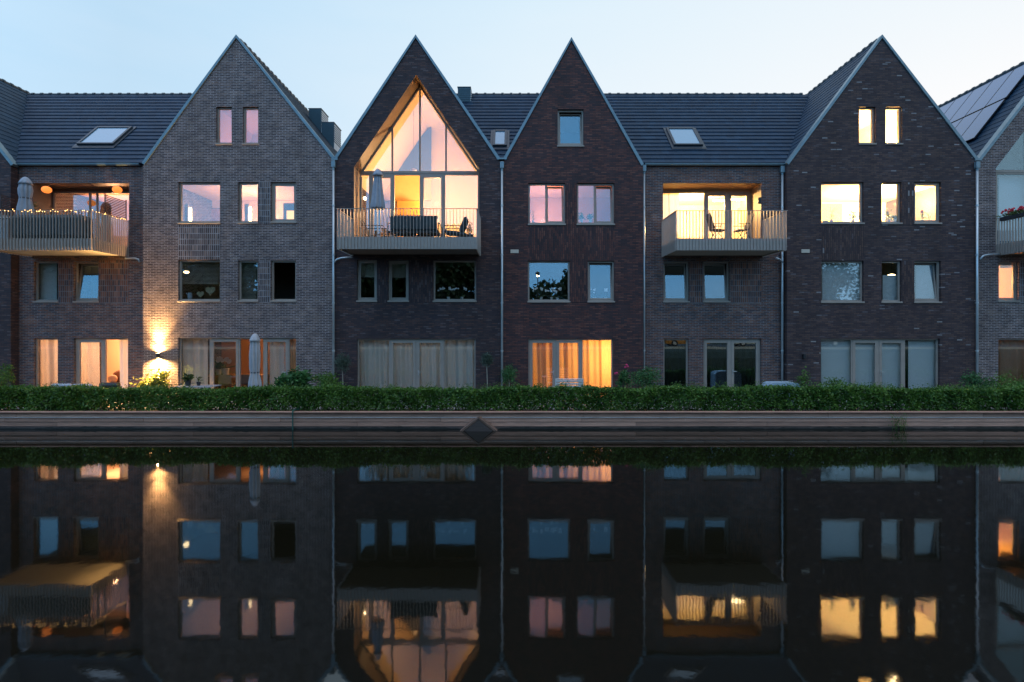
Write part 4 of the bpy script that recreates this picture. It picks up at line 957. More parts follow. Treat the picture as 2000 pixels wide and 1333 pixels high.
def ball_tree(label, px, y, ztop, r_, seed, dark=False):
    x = X(px, y); t = thing('olive_tree', label, 'small tree', (x, y, 0)); zc = ztop - r_*1.15; r = np.random.default_rng(seed)
    obj('pot', MB().lathe(x, y, [(.13,.0),(.17,.02),(.20,.34),(.19,.35),(.17,.30)], 18), potd_m, t, smooth=True)
    obj('trunk', MB().tube([(x, y, .28), (x+.015, y, .7), (x-.01, y, zc-r_*.5), (x+.02, y, zc+r_*.3)], [.022,.017,.015,.008], 8), stem_m, t)
    q = r.normal(size=(1500,3)); q /= np.linalg.norm(q,axis=1)[:,None]; q *= (r.random((1500,1))**.4)
    q += .25*np.sin(q[:, [1,2,0]]*7 + seed)
    sp = r.normal(size=(160,3))*np.array([.6,.6,.8]); q = np.vstack([q, sp/np.linalg.norm(sp,axis=1)[:,None]*r.uniform(1,1.35,(160,1))])
    mesh_np('crown', leaves(np.array([x,y,zc]) + q*np.array([r_,r_,r_*1.15]), .07, r, droop=-.3, aspect=.28), 4, shrub_m if dark else olive_m, t); return t
ball_tree('round-headed olive tree in a pot left of the curtained doors', 669, -.6, wz(694,-.6), .27, 3)
ball_tree('thin olive tree in a pot right of the curtained doors', 951, -.6, wz(692,-.6), .19, 5)
ball_tree('low dark-leaved standard bush beside the golden curtains', 994, -.7, wz(716,-.7), .27, 8, True)
ol = shrub('oleander', 'pink-flowering bush right of the golden curtains', 1218, -.8, .55, .33, .33, 900, .10, shrub_m, seed=9)
for dx_, dz_ in ((-.34,.38),(.12,.64),(.08,.70),(.03,.61),(-.28,.40)):
    obj('flower', MB().ball(X(1218,-.8)+dx_, -.95, .72+dz_, .045, .04, .035, 8, 5), flower_pink_m, ol)
bam = shrub('bamboo_plant', 'yellow-lit leafy plant below the glowing wall lamp', 305, -.75, .25, .60, .48, 1150, .15, bamboo_m, 'plant', ry=.3, stems=12, seed=11, zc=.72)
shrub('palm_shrub', 'spiky green shrub above the hedge right of the parasol', 575, -1.6, .5, .50, .42, 1300, .18, shrub_m, seed=12)
shrub('garden_shrub', 'dense green shrub above the hedge beside the drainpipe of the grey house', 632, -1.7, .5, .55, .38, 1700, .085, hedge_m, seed=13)
shrub('garden_shrub', 'leafy green shrub above the hedge left of the narrow dark window', 1262, -1.8, .45, .60, .48, 2000, .08, shrub_m, seed=14)
shrub('garden_shrub', 'dark round shrub at the left edge above the hedge', 2, -1.2, .5, .38, .50, 1300, .08, hedge_m, seed=15)
shrub('garden_shrub', 'low dark shrub above the hedge beside the rightmost drainpipe', 1905, -1.6, .35, .50, .40, 1500, .08, shrub_m, seed=16)
shrub('garden_shrub', 'broad green shrub above the hedge at the right edge', 1975, -2.2, .4, .75, .38, 2200, .075, hedge_m, seed=17)
shrub('garden_shrub', 'small bright shrub poking above the hedge right of the grill cover', 1568, -2.4, .4, .22, .48, 420, .07, hedge_m, seed=18)
shrub('garden_shrub', 'low leafy shrub above the hedge below the speckled house window', 1625, -2.3, .4, .55, .36, 1300, .075, hedge_m, seed=19)
wd = thing('water_weed', 'thin green weed growing out of the plank bank', 'weed', (X(1755,-3.85), -3.85, WZ)); wm = MB(); rr = random.Random(3)
for i in range(22):
    x = X(1755,-3.85) + rr.uniform(-.2,.28); h_ = rr.uniform(.15,.55); wm.tube([(x, -3.80, WZ-.03), (x+rr.uniform(-.05,.05), -3.84, WZ+h_*.6), (x+rr.uniform(-.12,.12), -3.87, WZ+h_)], [.005,.004,.002], 4)
obj('stalks', wm, hedge_m, wd)
px_ = np.array([X(1755,-3.85),-3.84,WZ+.25]) + rng.normal(size=(130,3))*np.array([.15,.03,.14]); px_ = px_[px_[:,2] > WZ+.02]; mesh_np('leaves', leaves(px_, .045, rng), 4, hedge_m, wd)

# ------------------------------------------------------------------ parasols
def parasol(label, px, y, zbase, ztop, zcan, r_, waist=None, mat=None, tilt=0.0):
    x = X(px, y); t = thing('closed_parasol', label, 'parasol', (x, y, zbase)); mat = mat or greyfab_m
    obj('pole', MB().tube([(x,y,zbase),(x,y,ztop+.02)], .022, 10), white_m, t)
    obj('base', MB().bbox(x-.25,x+.25,y-.25,y+.25,zbase+.001,zbase+.07,.02), dark_m, t)
    h = ztop-zcan
    if waist is None: prof = [(r_*.92,zcan+.02),(r_*1.0,zcan+.06),(r_*.93,zcan+h*.15),(r_*.72,zcan+h*.45),(r_*.52,zcan+h*.8),(r_*.42,ztop-.15),(.03,ztop-.02)]
    else: prof = [(r_*1.0,zcan),(r_*.85,zcan+(waist-zcan)*.55),(r_*.60,waist-.02),(r_*.60,waist+.03),(r_*.70,waist+.15),(r_*.74,waist+(ztop-waist)*.45),(r_*.62,ztop-.22),(r_*.50,ztop-.12),(.03,ztop-.02)]
    obj('canopy', MB().lathe(x, y, prof, 64, 8, .20), mat, t, smooth=True)
    obj('top_cap', MB().lathe(x, y, [(r_*.86,ztop-.20),(r_*.72,ztop-.12),(r_*.50,ztop-.01),(r_*.3,ztop+.05),(.03,ztop+.075)], 32, 8, .06), mat, t, smooth=True)
    if waist: obj('strap', MB().lathe(x, y, [(r_*.64,waist-.02),(r_*.67,waist),(r_*.64,waist+.03)], 32), plain('strap', (.12,.12,.13), .8), t)
    return t
parasol('grey closed parasol on the balcony with the dark sofa', 738, -.75, 6.0, wz(334,-.75), wz(409,-.75), .235)
parasol('pale closed parasol tied at the waist on the lantern balcony', 50, -.7, 6.0, wz(350,-.7), 6.7, .25, waist=wz(388,-.7))
parasol('tall pale closed parasol on the terrace in front of the open door', 498, -2.0, 0.0, wz(656,-2.0), .45, .22, waist=wz(728,-2.0), mat=lightfab_m)

# ------------------------------------------------------------------ balcony furniture
def tube_chair(label, x, y, z, facing, cushion, dark):
    """low lounge chair of bent tube; facing +1: looks to the right"""
    t = thing('lounge_chair', label, 'lounge chair', (x, y, z)); s_ = facing
    for yy in (-.30, .30):
        m_ = MB().tube([(x+s_*.42,y+yy,z+.01),(x+s_*.43,y+yy,z+.40),(x+s_*.36,y+yy,z+.50),(x-s_*.40,y+yy,z+.50),(x-s_*.47,y+yy,z+.42),(x-s_*.47,y+yy,z+.01),(x+s_*.42,y+yy,z+.01)], .014, 8)
        m_.tube([(x-s_*.47,y+yy*.85,z+.75),(x-s_*.30,y+yy*.85,z+.30),(x-s_*.22,y+yy*.85,z+.12),(x+s_*.40,y+yy*.85,z+.20)], .013, 8)
        obj('side_frame', m_, dark_m, t)
    obj('crossbar', MB().tube([(x-s_*.47,y-.26,z+.75),(x-s_*.47,y+.26,z+.75)], .013, 8).tube([(x+s_*.40,y-.26,z+.20),(x+s_*.40,y+.26,z+.20)], .013, 8), dark_m, t)
    if cushion:
        M = Matrix.Translation((x-s_*.02,y,z+.22)) @ Matrix.Rotation(-s_*R(7),4,'Y'); obj('seat_cushion', MB().bbox(-.38,.40,-.26,.26,-.03,.09,.035,M), cushion, t)
        M = Matrix.Translation((x-s_*.30,y,z+.52)) @ Matrix.Rotation(-s_*R(20),4,'Y'); obj('back_cushion', MB().bbox(-.07,.08,-.27,.27,-.28,.34,.06,M), cushion, t)
    return t
tube_chair('black tube-frame lounge chair left of the sofa on the balcony', X(732,-1.0), -1.0, 6.0, 1, None, True)
tube_chair('lounge chair with dark cushions right of the sofa on the balcony', X(889,-1.0), -1.0, 6.0, -1, darkfab_m, True)
so = thing('garden_sofa', 'dark two-seat garden sofa seen from behind on the balcony', 'sofa', (X(808,-1.25), -1.25, 6.0)); x0, x1 = X(763,-1.3), X(854,-1.3); xm = (x0+x1)/2
for a, b in ((x0, xm-.005), (xm+.005, x1)):
    obj('back_cushion', MB().bbox(a, b, -1.42, -1.26, 6.30, wz(423,-1.4), .06), darkfab_m, so)
    obj('seat_cushion', MB().bbox(a, b, -1.25, -.62, 6.27, 6.42, .04), darkfab_m, so)
obj('top_roll', MB().tube([(x0-.02,-1.36,wz(423,-1.4)-.02),(x1+.02,-1.36,wz(423,-1.4)-.02)], .055, 12), darkfab_m, so, smooth=True)
for xx in (x0-.06, x1+.06):
    obj('side_frame', MB().tube([(xx,-1.45,6.01),(xx,-1.45,6.52),(xx,-1.36,6.60),(xx,-.72,6.60),(xx,-.62,6.52),(xx,-.62,6.01)], .016, 8), dark_m, so)
obj('seat_frame', MB().box(x0-.05,x1+.05,-1.44,-1.40,6.22,6.27).box(x0-.05,x1+.05,-.66,-.62,6.22,6.27).box(x0-.05,x0,-1.40,-.66,6.22,6.27).box(x1,x1+.05,-1.40,-.66,6.22,6.27), dark_m, so)
tb = thing('low_table', 'low wooden table behind the dark sofa on the balcony', 'table', (X(815,-.3), -.3, 6.0)); obj('top', MB().bbox(X(790,-.3),X(846,-.3),-.5,-.1,6.24,6.28,.008), wood_m, tb)
for a in (X(792,-.3), X(843,-.3)):
    for yy in (-.47,-.14): obj('leg', MB().box(a-.015,a+.015,yy-.015,yy+.015,6.0,6.24), wood_m, tb)
climb = shrub('potted_climber', 'leafy potted plant in the right corner of the sofa balcony', 918, -1.0, 6.2, .10, .34, 160, .06, houseplant_m, 'plant', seed=21, zc=6.45, stems=3)
obj('pot', MB().lathe(X(918,-1.0), -1.0, [(.09,6.0),(.12,6.22),(.10,6.22)], 14), potd_m, climb)

def folding_chair(label, px, y, z, f):
    x = X(px, y); t = thing('folding_chair', label, 'chair', (x, y, z)); k = 12
    def P(a, b, yy): return (x+f*a, y+yy, z+b)
    for yy in (-.25, .25):
        obj('side_frame', MB().tube([P(-.30,1.03,yy),P(-.12,.46,yy),P(.24,.0,yy)], .012, 8).tube([P(-.22,0,yy),P(.05,.36,yy),P(.10,.62,yy)], .012, 8).tube([P(-.10,.44,yy),P(.30,.40,yy)], .012, 8), dark_m, t)
        obj('armrest', MB().bbox(min(x-f*.16,x+f*.28), max(x-f*.16,x+f*.28), y+yy-.02, y+yy+.02, z+.62, z+.645, .008), dark_m, t)
    M = Matrix.Translation(P(.07,.43,0)) @ Matrix.Rotation(f*R(4),4,'Y'); obj('seat', MB().bbox(-.23,.24,-.23,.23,-.012,.012,.006,M), plain('mesh_textile', (.10,.09,.085), .8), t)
    M = Matrix.Translation(P(-.21,.76,0)) @ Matrix.Rotation(f*R(-17),4,'Y'); obj('backrest', MB().bbox(-.012,.012,-.23,.23,-.30,.30,.006,M), plain('mesh_textile', (.10,.09,.085), .8), t)
    obj('crossbar', MB().tube([P(.24,.012,-.25),P(.24,.012,.25)], .012, 8).tube([P(-.22,.012,-.25),P(-.22,.012,.25)], .012, 8), dark_m, t)
    return t
folding_chair('left folding chair on the bright balcony, facing right', 1398, -.7, 6.0, 1)
folding_chair('right folding chair on the bright balcony, facing left', 1452, -.7, 6.0, -1)
sp_ = thing('outdoor_speaker', 'small black box lamp on the right reveal of the bright balcony', 'lamp', (X(1484,.4), .35, wz(392,.35)))
obj('housing', MB().bbox(X(1481,.35), X(1486,.35)-.0, .34, .44, wz(398,.35), wz(386,.35), .01), dark_m, sp_)

# lantern balcony
for i, (px, lb) in enumerate(((91, 'left orange paper lantern glowing under the balcony ceiling'), (229, 'right orange paper lantern glowing under the balcony ceiling'))):
    y = -.15 + YR; x, z = X(px, y), wz(371, y); t = thing('paper_lantern', lb, 'lantern', (x, y, z), 'paper lanterns of the left balcony')
    nrib = 9; prof = [(max(.02, .165*math.sin(math.pi*(k+.0)/36))*(1+.03*math.cos(k*2*math.pi/4)), z-.135*math.cos(math.pi*k/36)) for k in range(37)]
    obj('shade', MB().lathe(x, y, prof, 24), orange_m, t, smooth=True)
    obj('cord', MB().tube([(x,y+.0,z+.13),(x,y+.25,wz(358,YR)-.01)], .005, 5), dark_m, t)
sl_ = thing('string_lights', 'string of tiny warm bulbs wound along the rail of the left balcony', 'string lights', (X(50,YR-1.84), YR-1.9, 7.0)); rr = random.Random(8)
yf_ = YR-1.84-.05; path = [(bA[1]-.05, yf_, 7.0), (bA[2]+.05, yf_, 7.0), (bA[2]+.05, YR-.1, 7.0)]; cp = []; bl = []
tot = (path[1][0]-path[0][0]) + 1.7; s_ = 0; wob = 0
while s_ < tot:
    if s_ < path[1][0]-path[0][0]: q = (path[0][0]+s_, yf_+.02*math.sin(s_*20)-.01, 6.985+.025*math.sin(s_*13)+.012*math.sin(s_*31))
    else: q = (path[1][0]+.01*math.sin(s_*20), yf_+(s_-(path[1][0]-path[0][0])), 6.99+.02*math.sin(s_*13))
    cp.append(q)
    if rr.random() < .42: bl.append((q[0]+rr.uniform(-.02,.02), q[1]-.012, q[2]+rr.uniform(-.05,.02)))
    s_ += .05
obj('cable', MB().tube(cp, .004, 4), dark_m, sl_)
b0 = obj('bulb', MB().ball(0,0,0,.0115,seg=8,rings=5), bulb_m, None); b0.parent = sl_; b0.location = Vector(bl[0]) - sl_.location
for q in bl[1:96]:
    c = b0.copy(); C.objects.link(c); c.parent = sl_; c.location = Vector(q) - sl_.location
cs = thing('covered_furniture', 'long dark covered garden furniture behind the bars of the left balcony', 'furniture cover', (X(92,-1.0), -1.0, 6.0))
obj('cover', MB().bbox(X(22,-1.2), X(164,-1.2), -1.35, -.65, 6.03, wz(420,-1.2), .13), plain('dark_teal_cover', (.018,.035,.042), .7, bump=.01, bscale=6), cs)
obj('feet', MB().box(X(24,-1.2), X(162,-1.2), -1.3, -.7, 6.0, 6.03), dark_m, cs)
gb = thing('storage_box', 'pale grey box at the far left behind the bars of the left balcony', 'box', (X(5,-1.2), -1.2, 6.0)); obj('body', MB().bbox(X(-12,-1.2), X(19,-1.2), -1.3, -.9, 6.0, 6.75, .02), plain('grey_box', (.30,.31,.32), .6), gb); obj('lid', MB().bbox(X(-13,-1.2), X(20,-1.2), -1.32, -.88, 6.752, 6.80, .015), plain('grey_lid', (.36,.37,.38), .6), gb)
def trellis(px, label, y0, y1, xw, z0, z1):
    t = thing('trellis', label, 'trellis', (xw, (y0+y1)/2, z0)); m_ = MB(); z = z0+.03
    while z < z1-.03: m_.box(xw-.008, xw+.008, y0, y1, z, z+.028); z += .062
    obj('slats', m_, trellis_m, t); obj('frame', MB().box(xw-.012,xw+.012,y0-.03,y0,z0-.95,z1+.01).box(xw-.012,xw+.012,y1,y1+.03,z0-.95,z1+.01), trellis_m, t); return t
trellis(0, 'dark slatted trellis at the right side of the lantern balcony', -.82, .25, X(250,YR)-.03, 6.99, wz(378,-.82))
trellis(0, 'dark slatted trellis behind the parasol on the lantern balcony', -.95, .25, X(64,YR)-.02, 6.95, wz(381,-.85))
hb = thing('hanging_pot', 'small pale hanging plant pot beside the parasol on the lantern balcony', 'plant pot', (X(63,.2), .2, 7.2)); obj('pot', MB().lathe(X(63,.2), .2, [(.07,7.17),(.09,7.34),(.08,7.34)], 14), pot_m, hb)
mesh_np('leaves', leaves(np.array([X(64,.2),.2,7.48]) + rng.normal(size=(70,3))*np.array([.10,.06,.10]), .08, rng, droop=-.1), 4, houseplant_m, hb)
obj('hook', MB().tube([(X(63,.2), .2, 7.3), (X(63,.2), .31, 7.6)], .005, 5), dark_m, hb)
fb = thing('flower_box', 'red geraniums in a box on the rail at the right edge', 'flower box', (X(1965,-.9), -.9, 7.0))
bx_ = X(1946,0)-.01; obj('box', MB().bbox(bx_-.09, bx_+.09, -1.45, -.25, 6.86, 7.0, .01), potd_m, fb)
cpt = np.array([bx_+.02,-.85,7.06]) + rng.normal(size=(420,3))*np.array([.09,.34,.035]); mesh_np('leaves', leaves(cpt, .06, rng, droop=-.2, aspect=.8), 4, houseplant_m, fb)
fm_ = MB()
for i in range(46): fm_.ball(bx_+rr.uniform(-.12,.15), -.85+rr.uniform(-.62,.55), 7.13+rr.uniform(-.05,.13), rr.uniform(.03,.048), seg=7, rings=4)
obj('flowers', fm_, flower_red_m, fb)

# ------------------------------------------------------------------ terrace furniture
def block_sofa(label, pa, pb, y, zt, mat, back=None, cat='sofa', n=2, name='outdoor_sofa'):
    x0, x1 = X(pa,y), X(pb,y); t = thing(name, label, cat, ((x0+x1)/2, y, 0))
    obj('base', MB().bbox(x0, x1, y-.35, y+.4, .08, .36, .02), plain('sofa_base', (.20,.20,.21), .7), t)
    for i in range(n):
        a = x0+(x1-x0)*i/n; b = x0+(x1-x0)*(i+1)/n; obj('back_cushion', MB().bbox(a+.01, b-.01, y-.36, y-.2, .36, zt+.02*math.sin(i*2+1), .05), mat, t); obj('seat_cushion', MB().bbox(a+.01,b-.01,y-.19,y+.4,.362,.50,.04), mat, t)
    return t
block_sofa('pale grey two-part outdoor sofa in front of the open lit door', 114, 193, -2.2, wz(749,-2.2), plain('pale_grey_cushion', (.36,.39,.45), .9, bump=.003), n=2)
block_sofa('low pale outdoor seat under the curtained narrow window', 72, 111, -2.1, wz(756,-2.1), plain('pale_white_cushion', (.45,.46,.48), .9, bump=.003), n=1, name='outdoor_sofa', cat='sofa')
t = thing('grill_trolley', 'dark grill trolley with side shelf beside the pale sofa', 'grill', (X(222,-1.9), -1.9, 0)); obj('lid', MB().tube([(X(197,-1.9),-1.9,wz(753,-1.9)),(X(232,-1.9),-1.9,wz(753,-1.9))], [.10,.10], 16), dark_m, t)
obj('body', MB().bbox(X(196,-1.9),X(232,-1.9),-2.1,-1.7,.3,.62,.02), dark_m, t); obj('shelf', MB().bbox(X(233,-1.9),X(249,-1.9),-2.08,-1.72,.6,.64,.01), plain('blue_grey_shelf',(.16,.18,.22),.5), t)
for a in (198, 229):
    for yy in (-2.07,-1.73): obj('leg', MB().box(X(a,-1.9)-.015,X(a,-1.9)+.015,yy-.015,yy+.015,0,.3), dark_m, t)
ac = thing('armchair', 'round-backed brown armchair inside the open lit door', 'armchair', (X(224,2.2), 2.2, 0)); xx = X(226,2.2)
obj('seat', MB().bbox(xx-.38,xx+.38,1.85,2.6,.15,.45,.10), plain('cream_upholstery',(.55,.42,.30),.9), ac); obj('backrest', MB().ball(xx+.05,2.5,.62,.42,.22,.36,20,12), plain('brown_upholstery',(.16,.07,.045),.9), ac, smooth=True)
obj('cushion', MB().ball(xx-.12,2.2,.60,.2,.1,.18,14,8), plain('pink_cushion',(.6,.42,.32),.9), ac, smooth=True); obj('leg', MB().box(xx-.3,xx-.26,1.95,1.99,0,.15).box(xx+.26,xx+.3,1.95,1.99,0,.15), dark_m, ac)
def slat_chair(label, px, y, lean=1):
    x = X(px,y); t = thing('garden_chair', label, 'chair', (x,y,0)); w_ = .25
    M = Matrix.Translation((x,y-.22,.44)) @ Matrix.Rotation(R(14),4,'X')
    for i in range(5): obj('back_slat', MB().bbox(-w_+.03,w_-.03,-.012,.012,.10+i*.1,.165+i*.1,.008,M), white_m, t)
    obj('back_frame', MB().bbox(-w_,-w_+.035,-.015,.015,0,.62,.01,M).bbox(w_-.035,w_,-.015,.015,0,.62,.01,M).bbox(-w_+.035,w_-.035,-.014,.014,.585,.62,.008,M), white_m, t)
    obj('seat', MB().bbox(x-w_,x+w_,y-.22,y+.25,.42,.45,.01), white_m, t)
    for a in (-w_+.02,w_-.02):
        for b in (-.2,.22): obj('leg', MB().box(x+a-.018,x+a+.018,y+b-.018,y+b+.018,0,.42), white_m, t)
    return t
slat_chair('left white slatted garden chair in front of the golden curtains', 1097, -2.0); slat_chair('right white slatted garden chair in front of the golden curtains', 1123, -2.0)
t = thing('side_table', 'low white table left of the two white garden chairs', 'table', (X(1078,-2.0),-2.0,0)); obj('top', MB().bbox(X(1071,-2),X(1086,-2),-2.2,-1.8,wz(756.5,-2)-.03,wz(756.5,-2),.01), white_m, t); obj('leg', MB().tube([(X(1078,-2),-2,0),(X(1078,-2),-2,wz(757,-2)-.02)], .03, 10), white_m, t)
gc = thing('grill_cover', 'light blue-grey covered grill at the right of the dark double door', 'cover', (X(1526,-2.0),-2.0,0)); mb = MB(); x0, x1 = X(1494,-2),X(1558,-2); zt = wz(746.5,-2)
mb.prism([(x0,.1),(x1,.1),(x1-.02,zt-.12),(x1-.12,zt-.02),(x1-.22,zt),(x0+.2,zt),(x0+.08,zt-.04),(x0+.01,zt-.14)][::-1], -2.3, -1.7); obj('cover', mb, plain('cover_fabric',(.32,.42,.50),.6,bump=.01,bscale=5), gc); obj('wheel', MB().tube([(x0+.15,-2.25,.06),(x0+.15,-2.2,.06)],.06,12).tube([(x1-.15,-2.25,.06),(x1-.15,-2.2,.06)],.06,12), dark_m, gc)
tb = thing('terrace_table', 'terrace table with pots left of the tall parasol', 'table', (X(385,-1.7),-1.7,0)); obj('top', MB().bbox(X(350,-1.7),X(425,-1.7),-2.1,-1.4,.70,.735,.01), plain('grey_table',(.25,.26,.28),.5), tb)
for a in (354,421):
    for yy in (-2.05,-1.45): obj('leg', MB().box(X(a,-1.7)-.02,X(a,-1.7)+.02,yy-.02,yy+.02,0,.70), dark_m, tb)
def sill_plant(label, px, y, z, kind, h=.32, s=1.0, seed=0, name='potted_plant', pot=pot_m):
    x = X(px,y); t = thing(name, label, 'plant', (x,y,z)); r = random.Random(seed+px); nr = np.random.default_rng(int(seed+px)); pr = .045*s
    obj('pot', MB().lathe(x,y,[(pr*.75,z),(pr,z+.08*s),(pr*.9,z+.08*s)],14), pot, t)
    m_ = MB(); zz = z+.08*s
    if kind == 'orchid':
        fl = MB()
        for k in range(2):
            d = r.uniform(-.06,.06)*s + (k-.5)*.08*s; pts = [(x,y,zz),(x+d*.6,y,zz+h*.55),(x+d*1.6,y,zz+h*.95),(x+d*2.6,y,zz+h*.88)]; m_.tube(pts,.003*s,5)
            for q in range(7):
                u_ = q/6; fl.ball(x+d*(1.2+1.5*u_)+r.uniform(-.02,.02)*s, y-.01, zz+h*(.98-.34*u_*r.random())+r.uniform(-.02,.02)*s, r.uniform(.018,.03)*s, .01, .024*s, 7, 5)
        obj('flowers', fl, flower_white_m, t)
        mesh_np('leaves', leaves(np.array([[x,y,zz]]*6), .12*s, nr, droop=0, aspect=.3), 4, houseplant_m, t)
    else:
        n_l = {'palm':46,'leafy':70,'amaryllis':14,'twiggy':30}[kind]; q = nr.normal(size=(n_l,3)); q[:,2] = np.abs(q[:,2]); q /= np.linalg.norm(q,axis=1)[:,None]
        for k in range(7):
            a = r.uniform(-.5,.5); m_.tube([(x,y,zz),(x+a*h*.4,y,zz+h*.6),(x+a*h,y+r.uniform(-.03,.03),zz+h*r.uniform(.8,1.0))],.0035*s,4)
        rad = nr.random((n_l,1))*np.array([h*.5,.05,h*.85]); mesh_np('leaves', leaves(np.array([x,y,zz+.04])+q*rad, {'palm':.13,'leafy':.07,'amaryllis':.16,'twiggy':.06}[kind]*s, nr, droop=-.15, aspect=.25 if kind!='leafy' else .5), 4, houseplant_m, t)
        if kind == 'amaryllis': obj('flower', MB().ball(x-.01,y,zz+h*.95,.055*s,.04,.05*s,9,6), flower_red_m, t)
    obj('stems', m_, houseplant_m, t); return t
sill_plant('dark pot with a green plant on the terrace table', 367, -1.75, .736, 'leafy', .22, 2.4, 1, pot=potd_m)
sill_plant('second dark pot with thin stems on the terrace table', 388, -1.7, .736, 'twiggy', .20, 1.6, 2, pot=potd_m)
wsill = lambda y=.26: None
ZS1, ZS2 = wz(589)+.07, wz(436)+.07
OY = .25
sill_plant('left white orchid in the large dark window under the parasol balcony', 876, OY, ZS1, 'orchid', .36, 1.5, 3); sill_plant('right white orchid in the large dark window under the parasol balcony', 902, OY, ZS1, 'orchid', .36, 1.4, 4)
sill_plant('left white orchid in the dark window reflecting a street lamp', 1057, OY, ZS1, 'orchid', .33, 1.4, 5); sill_plant('middle white orchid in the dark window reflecting a street lamp', 1077, OY, ZS1, 'orchid', .26, 1.3, 6); sill_plant('right white orchid in the dark window reflecting a street lamp', 1088, OY, ZS1, 'orchid', .36, 1.2, 7)
sill_plant('left pale orchid in the blue tilted window right of the street-lamp reflection', 1162, OY+.1, ZS1, 'orchid', .32, 1.3, 8); sill_plant('right pale orchid in the blue tilted window right of the street-lamp reflection', 1183, OY+.1, ZS1, 'orchid', .32, 1.3, 9)
sill_plant('twiggy plant in the left paired pink window', 1041, OY, ZS2, 'twiggy', .42, 1.1, 10); sill_plant('leafy plant at the left of the right paired pink window', 1136, OY, ZS2, 'leafy', .26, 1.5, 11); sill_plant('leafy plant at the middle of the right paired pink window', 1153, OY, ZS2, 'leafy', .24, 1.5, 12)
sill_plant('twiggy plant on the left of the widest bright window sill', 1624, OY, ZS2, 'twiggy', .52, 1.5, 13); sill_plant('upright plant on the right of the widest bright window sill', 1666, OY, ZS2, 'leafy', .42, 1.3, 14)
sill_plant('palm-like plant in the narrow bright window', 1736, OY, ZS2, 'palm', .46, 1.4, 15); sill_plant('round blue-grey potted plant at the right of the narrow bright window', 1747, OY+.02, ZS2, 'leafy', .14, 1.6, 16)
sill_plant('red amaryllis in the right bright window', 1801, OY, ZS2, 'amaryllis', .34, 1.3, 17); sill_plant('slender leaning plant beside the red amaryllis', 1815, OY, ZS2, 'twiggy', .30, 1.1, 18)
bw_ = thing('sill_bowl', 'grey-blue bowl on the left end of the widest bright window sill', 'bowl', (X(1612,OY),OY,ZS2)); obj('bowl', MB().lathe(X(1612,OY),OY,[(.05,ZS2),(.10,ZS2+.05),(.10,ZS2+.06),(.08,ZS2+.055)],18), greyfab_m, bw_)
for px, lb in ((1638,'left small cup on the widest bright window sill'),(1646,'right small cup on the widest bright window sill')):
    obj_ = thing('cup', lb, 'cup', (X(px,OY),OY,ZS2)); obj('cup_body', MB().lathe(X(px,OY),OY,[(.025,ZS2),(.035,ZS2+.06),(.03,ZS2+.06)],12), soffit_m, obj_)
def heart(label, px, py, s):
    x, z = X(px,.26), wz(py,.26); t = MB(); pts = []
    for i in range(28):
        a = 2*math.pi*i/28; pts.append((x + s*.060*16*math.sin(a)**3/16*1.0*8/8, z + s*.060*(13*math.cos(a)-5*math.cos(2*a)-2*math.cos(3*a)-math.cos(4*a))/16))
    t.prism(pts, .235, .275); return tag(obj('wicker_heart', t, plain('wicker', (.30,.26,.16), .9, var=.4, nscale=25, bump=.01, bscale=60)), label, 'ornament')
heart('smaller wicker heart in the window with the half-lowered blind', 392, 575, 2.4); heart('larger wicker heart in the window with the half-lowered blind', 411, 568, 3.3)
jg = thing('jug', 'pale jug left of the wicker hearts', 'jug', (X(371,OY),OY,ZS1)); obj('body', MB().lathe(X(371,OY),OY,[(.06,ZS1),(.085,ZS1+.10),(.07,ZS1+.22),(.075,ZS1+.28),(.06,ZS1+.28)],16), plain('blue_grey_ceramic',(.30,.36,.42),.4), jg); obj('spout', MB().tube([(X(371,OY)-.06,OY,ZS1+.16),(X(371,OY)-.15,OY,ZS1+.27)],.018,8), plain('blue_grey_ceramic',(.30,.36,.42),.4), jg)

# ------------------------------------------------------------------ things in the lit rooms
def pendant(label, px, y, pz, r_, mat=None, drop=.5, flat=.6, name='pendant_lamp'):
    x, z = X(px,y), wz(pz,y); t = thing(name, label, 'lamp', (x,y,z)); obj('shade', MB().ball(x,y,z,r_,r_,r_*flat,16,10), mat or lamp_m, t, smooth=True); obj('cord', MB().tube([(x,y,z+r_*flat),(x,y,z+drop)],.006,5), dark_m, t); return t
pendant('small white globe lamp hanging in the tall pointed window', 808, 2.6, 333, .13, plain('white_glass',(.7,.6,.5),.5), drop=2.6)
pendant('glowing wall bulb at the left of the tall balcony window', 713, 1.35, 388, .06, lamphot_m, drop=.3, flat=1)
pendant('lit dish lamp above the roller screen in a narrow dark window', 1741, .8, 538, .13, lamp_m, flat=.35, drop=.75)
pendant('lit lamp seen at the upper left of the window with hearts', 364, .7, 532, .10, lamp_m, flat=.45, drop=.6)
pendant('very bright bulb low in the right attic window of the speckled house', 1743, .9, 268, .13, lamphot_m, drop=.9, flat=1)
for px, lb in ((1406,'left bar lamp under the ceiling of the bright balcony room'),(1440,'right bar lamp under the ceiling of the bright balcony room')):
    y=3.2; x,z = X(px,y), wz(392 if px<1420 else 390,y); t = thing('bar_lamp', lb, 'lamp', (x,y,z)); obj('tube', MB().tube([(x-.30,y,z),(x+.30,y,z)],.035,10), lamphot_m, t); obj('cord', MB().tube([(x,y,z),(x,y,8.6)],.006,5), dark_m, t)
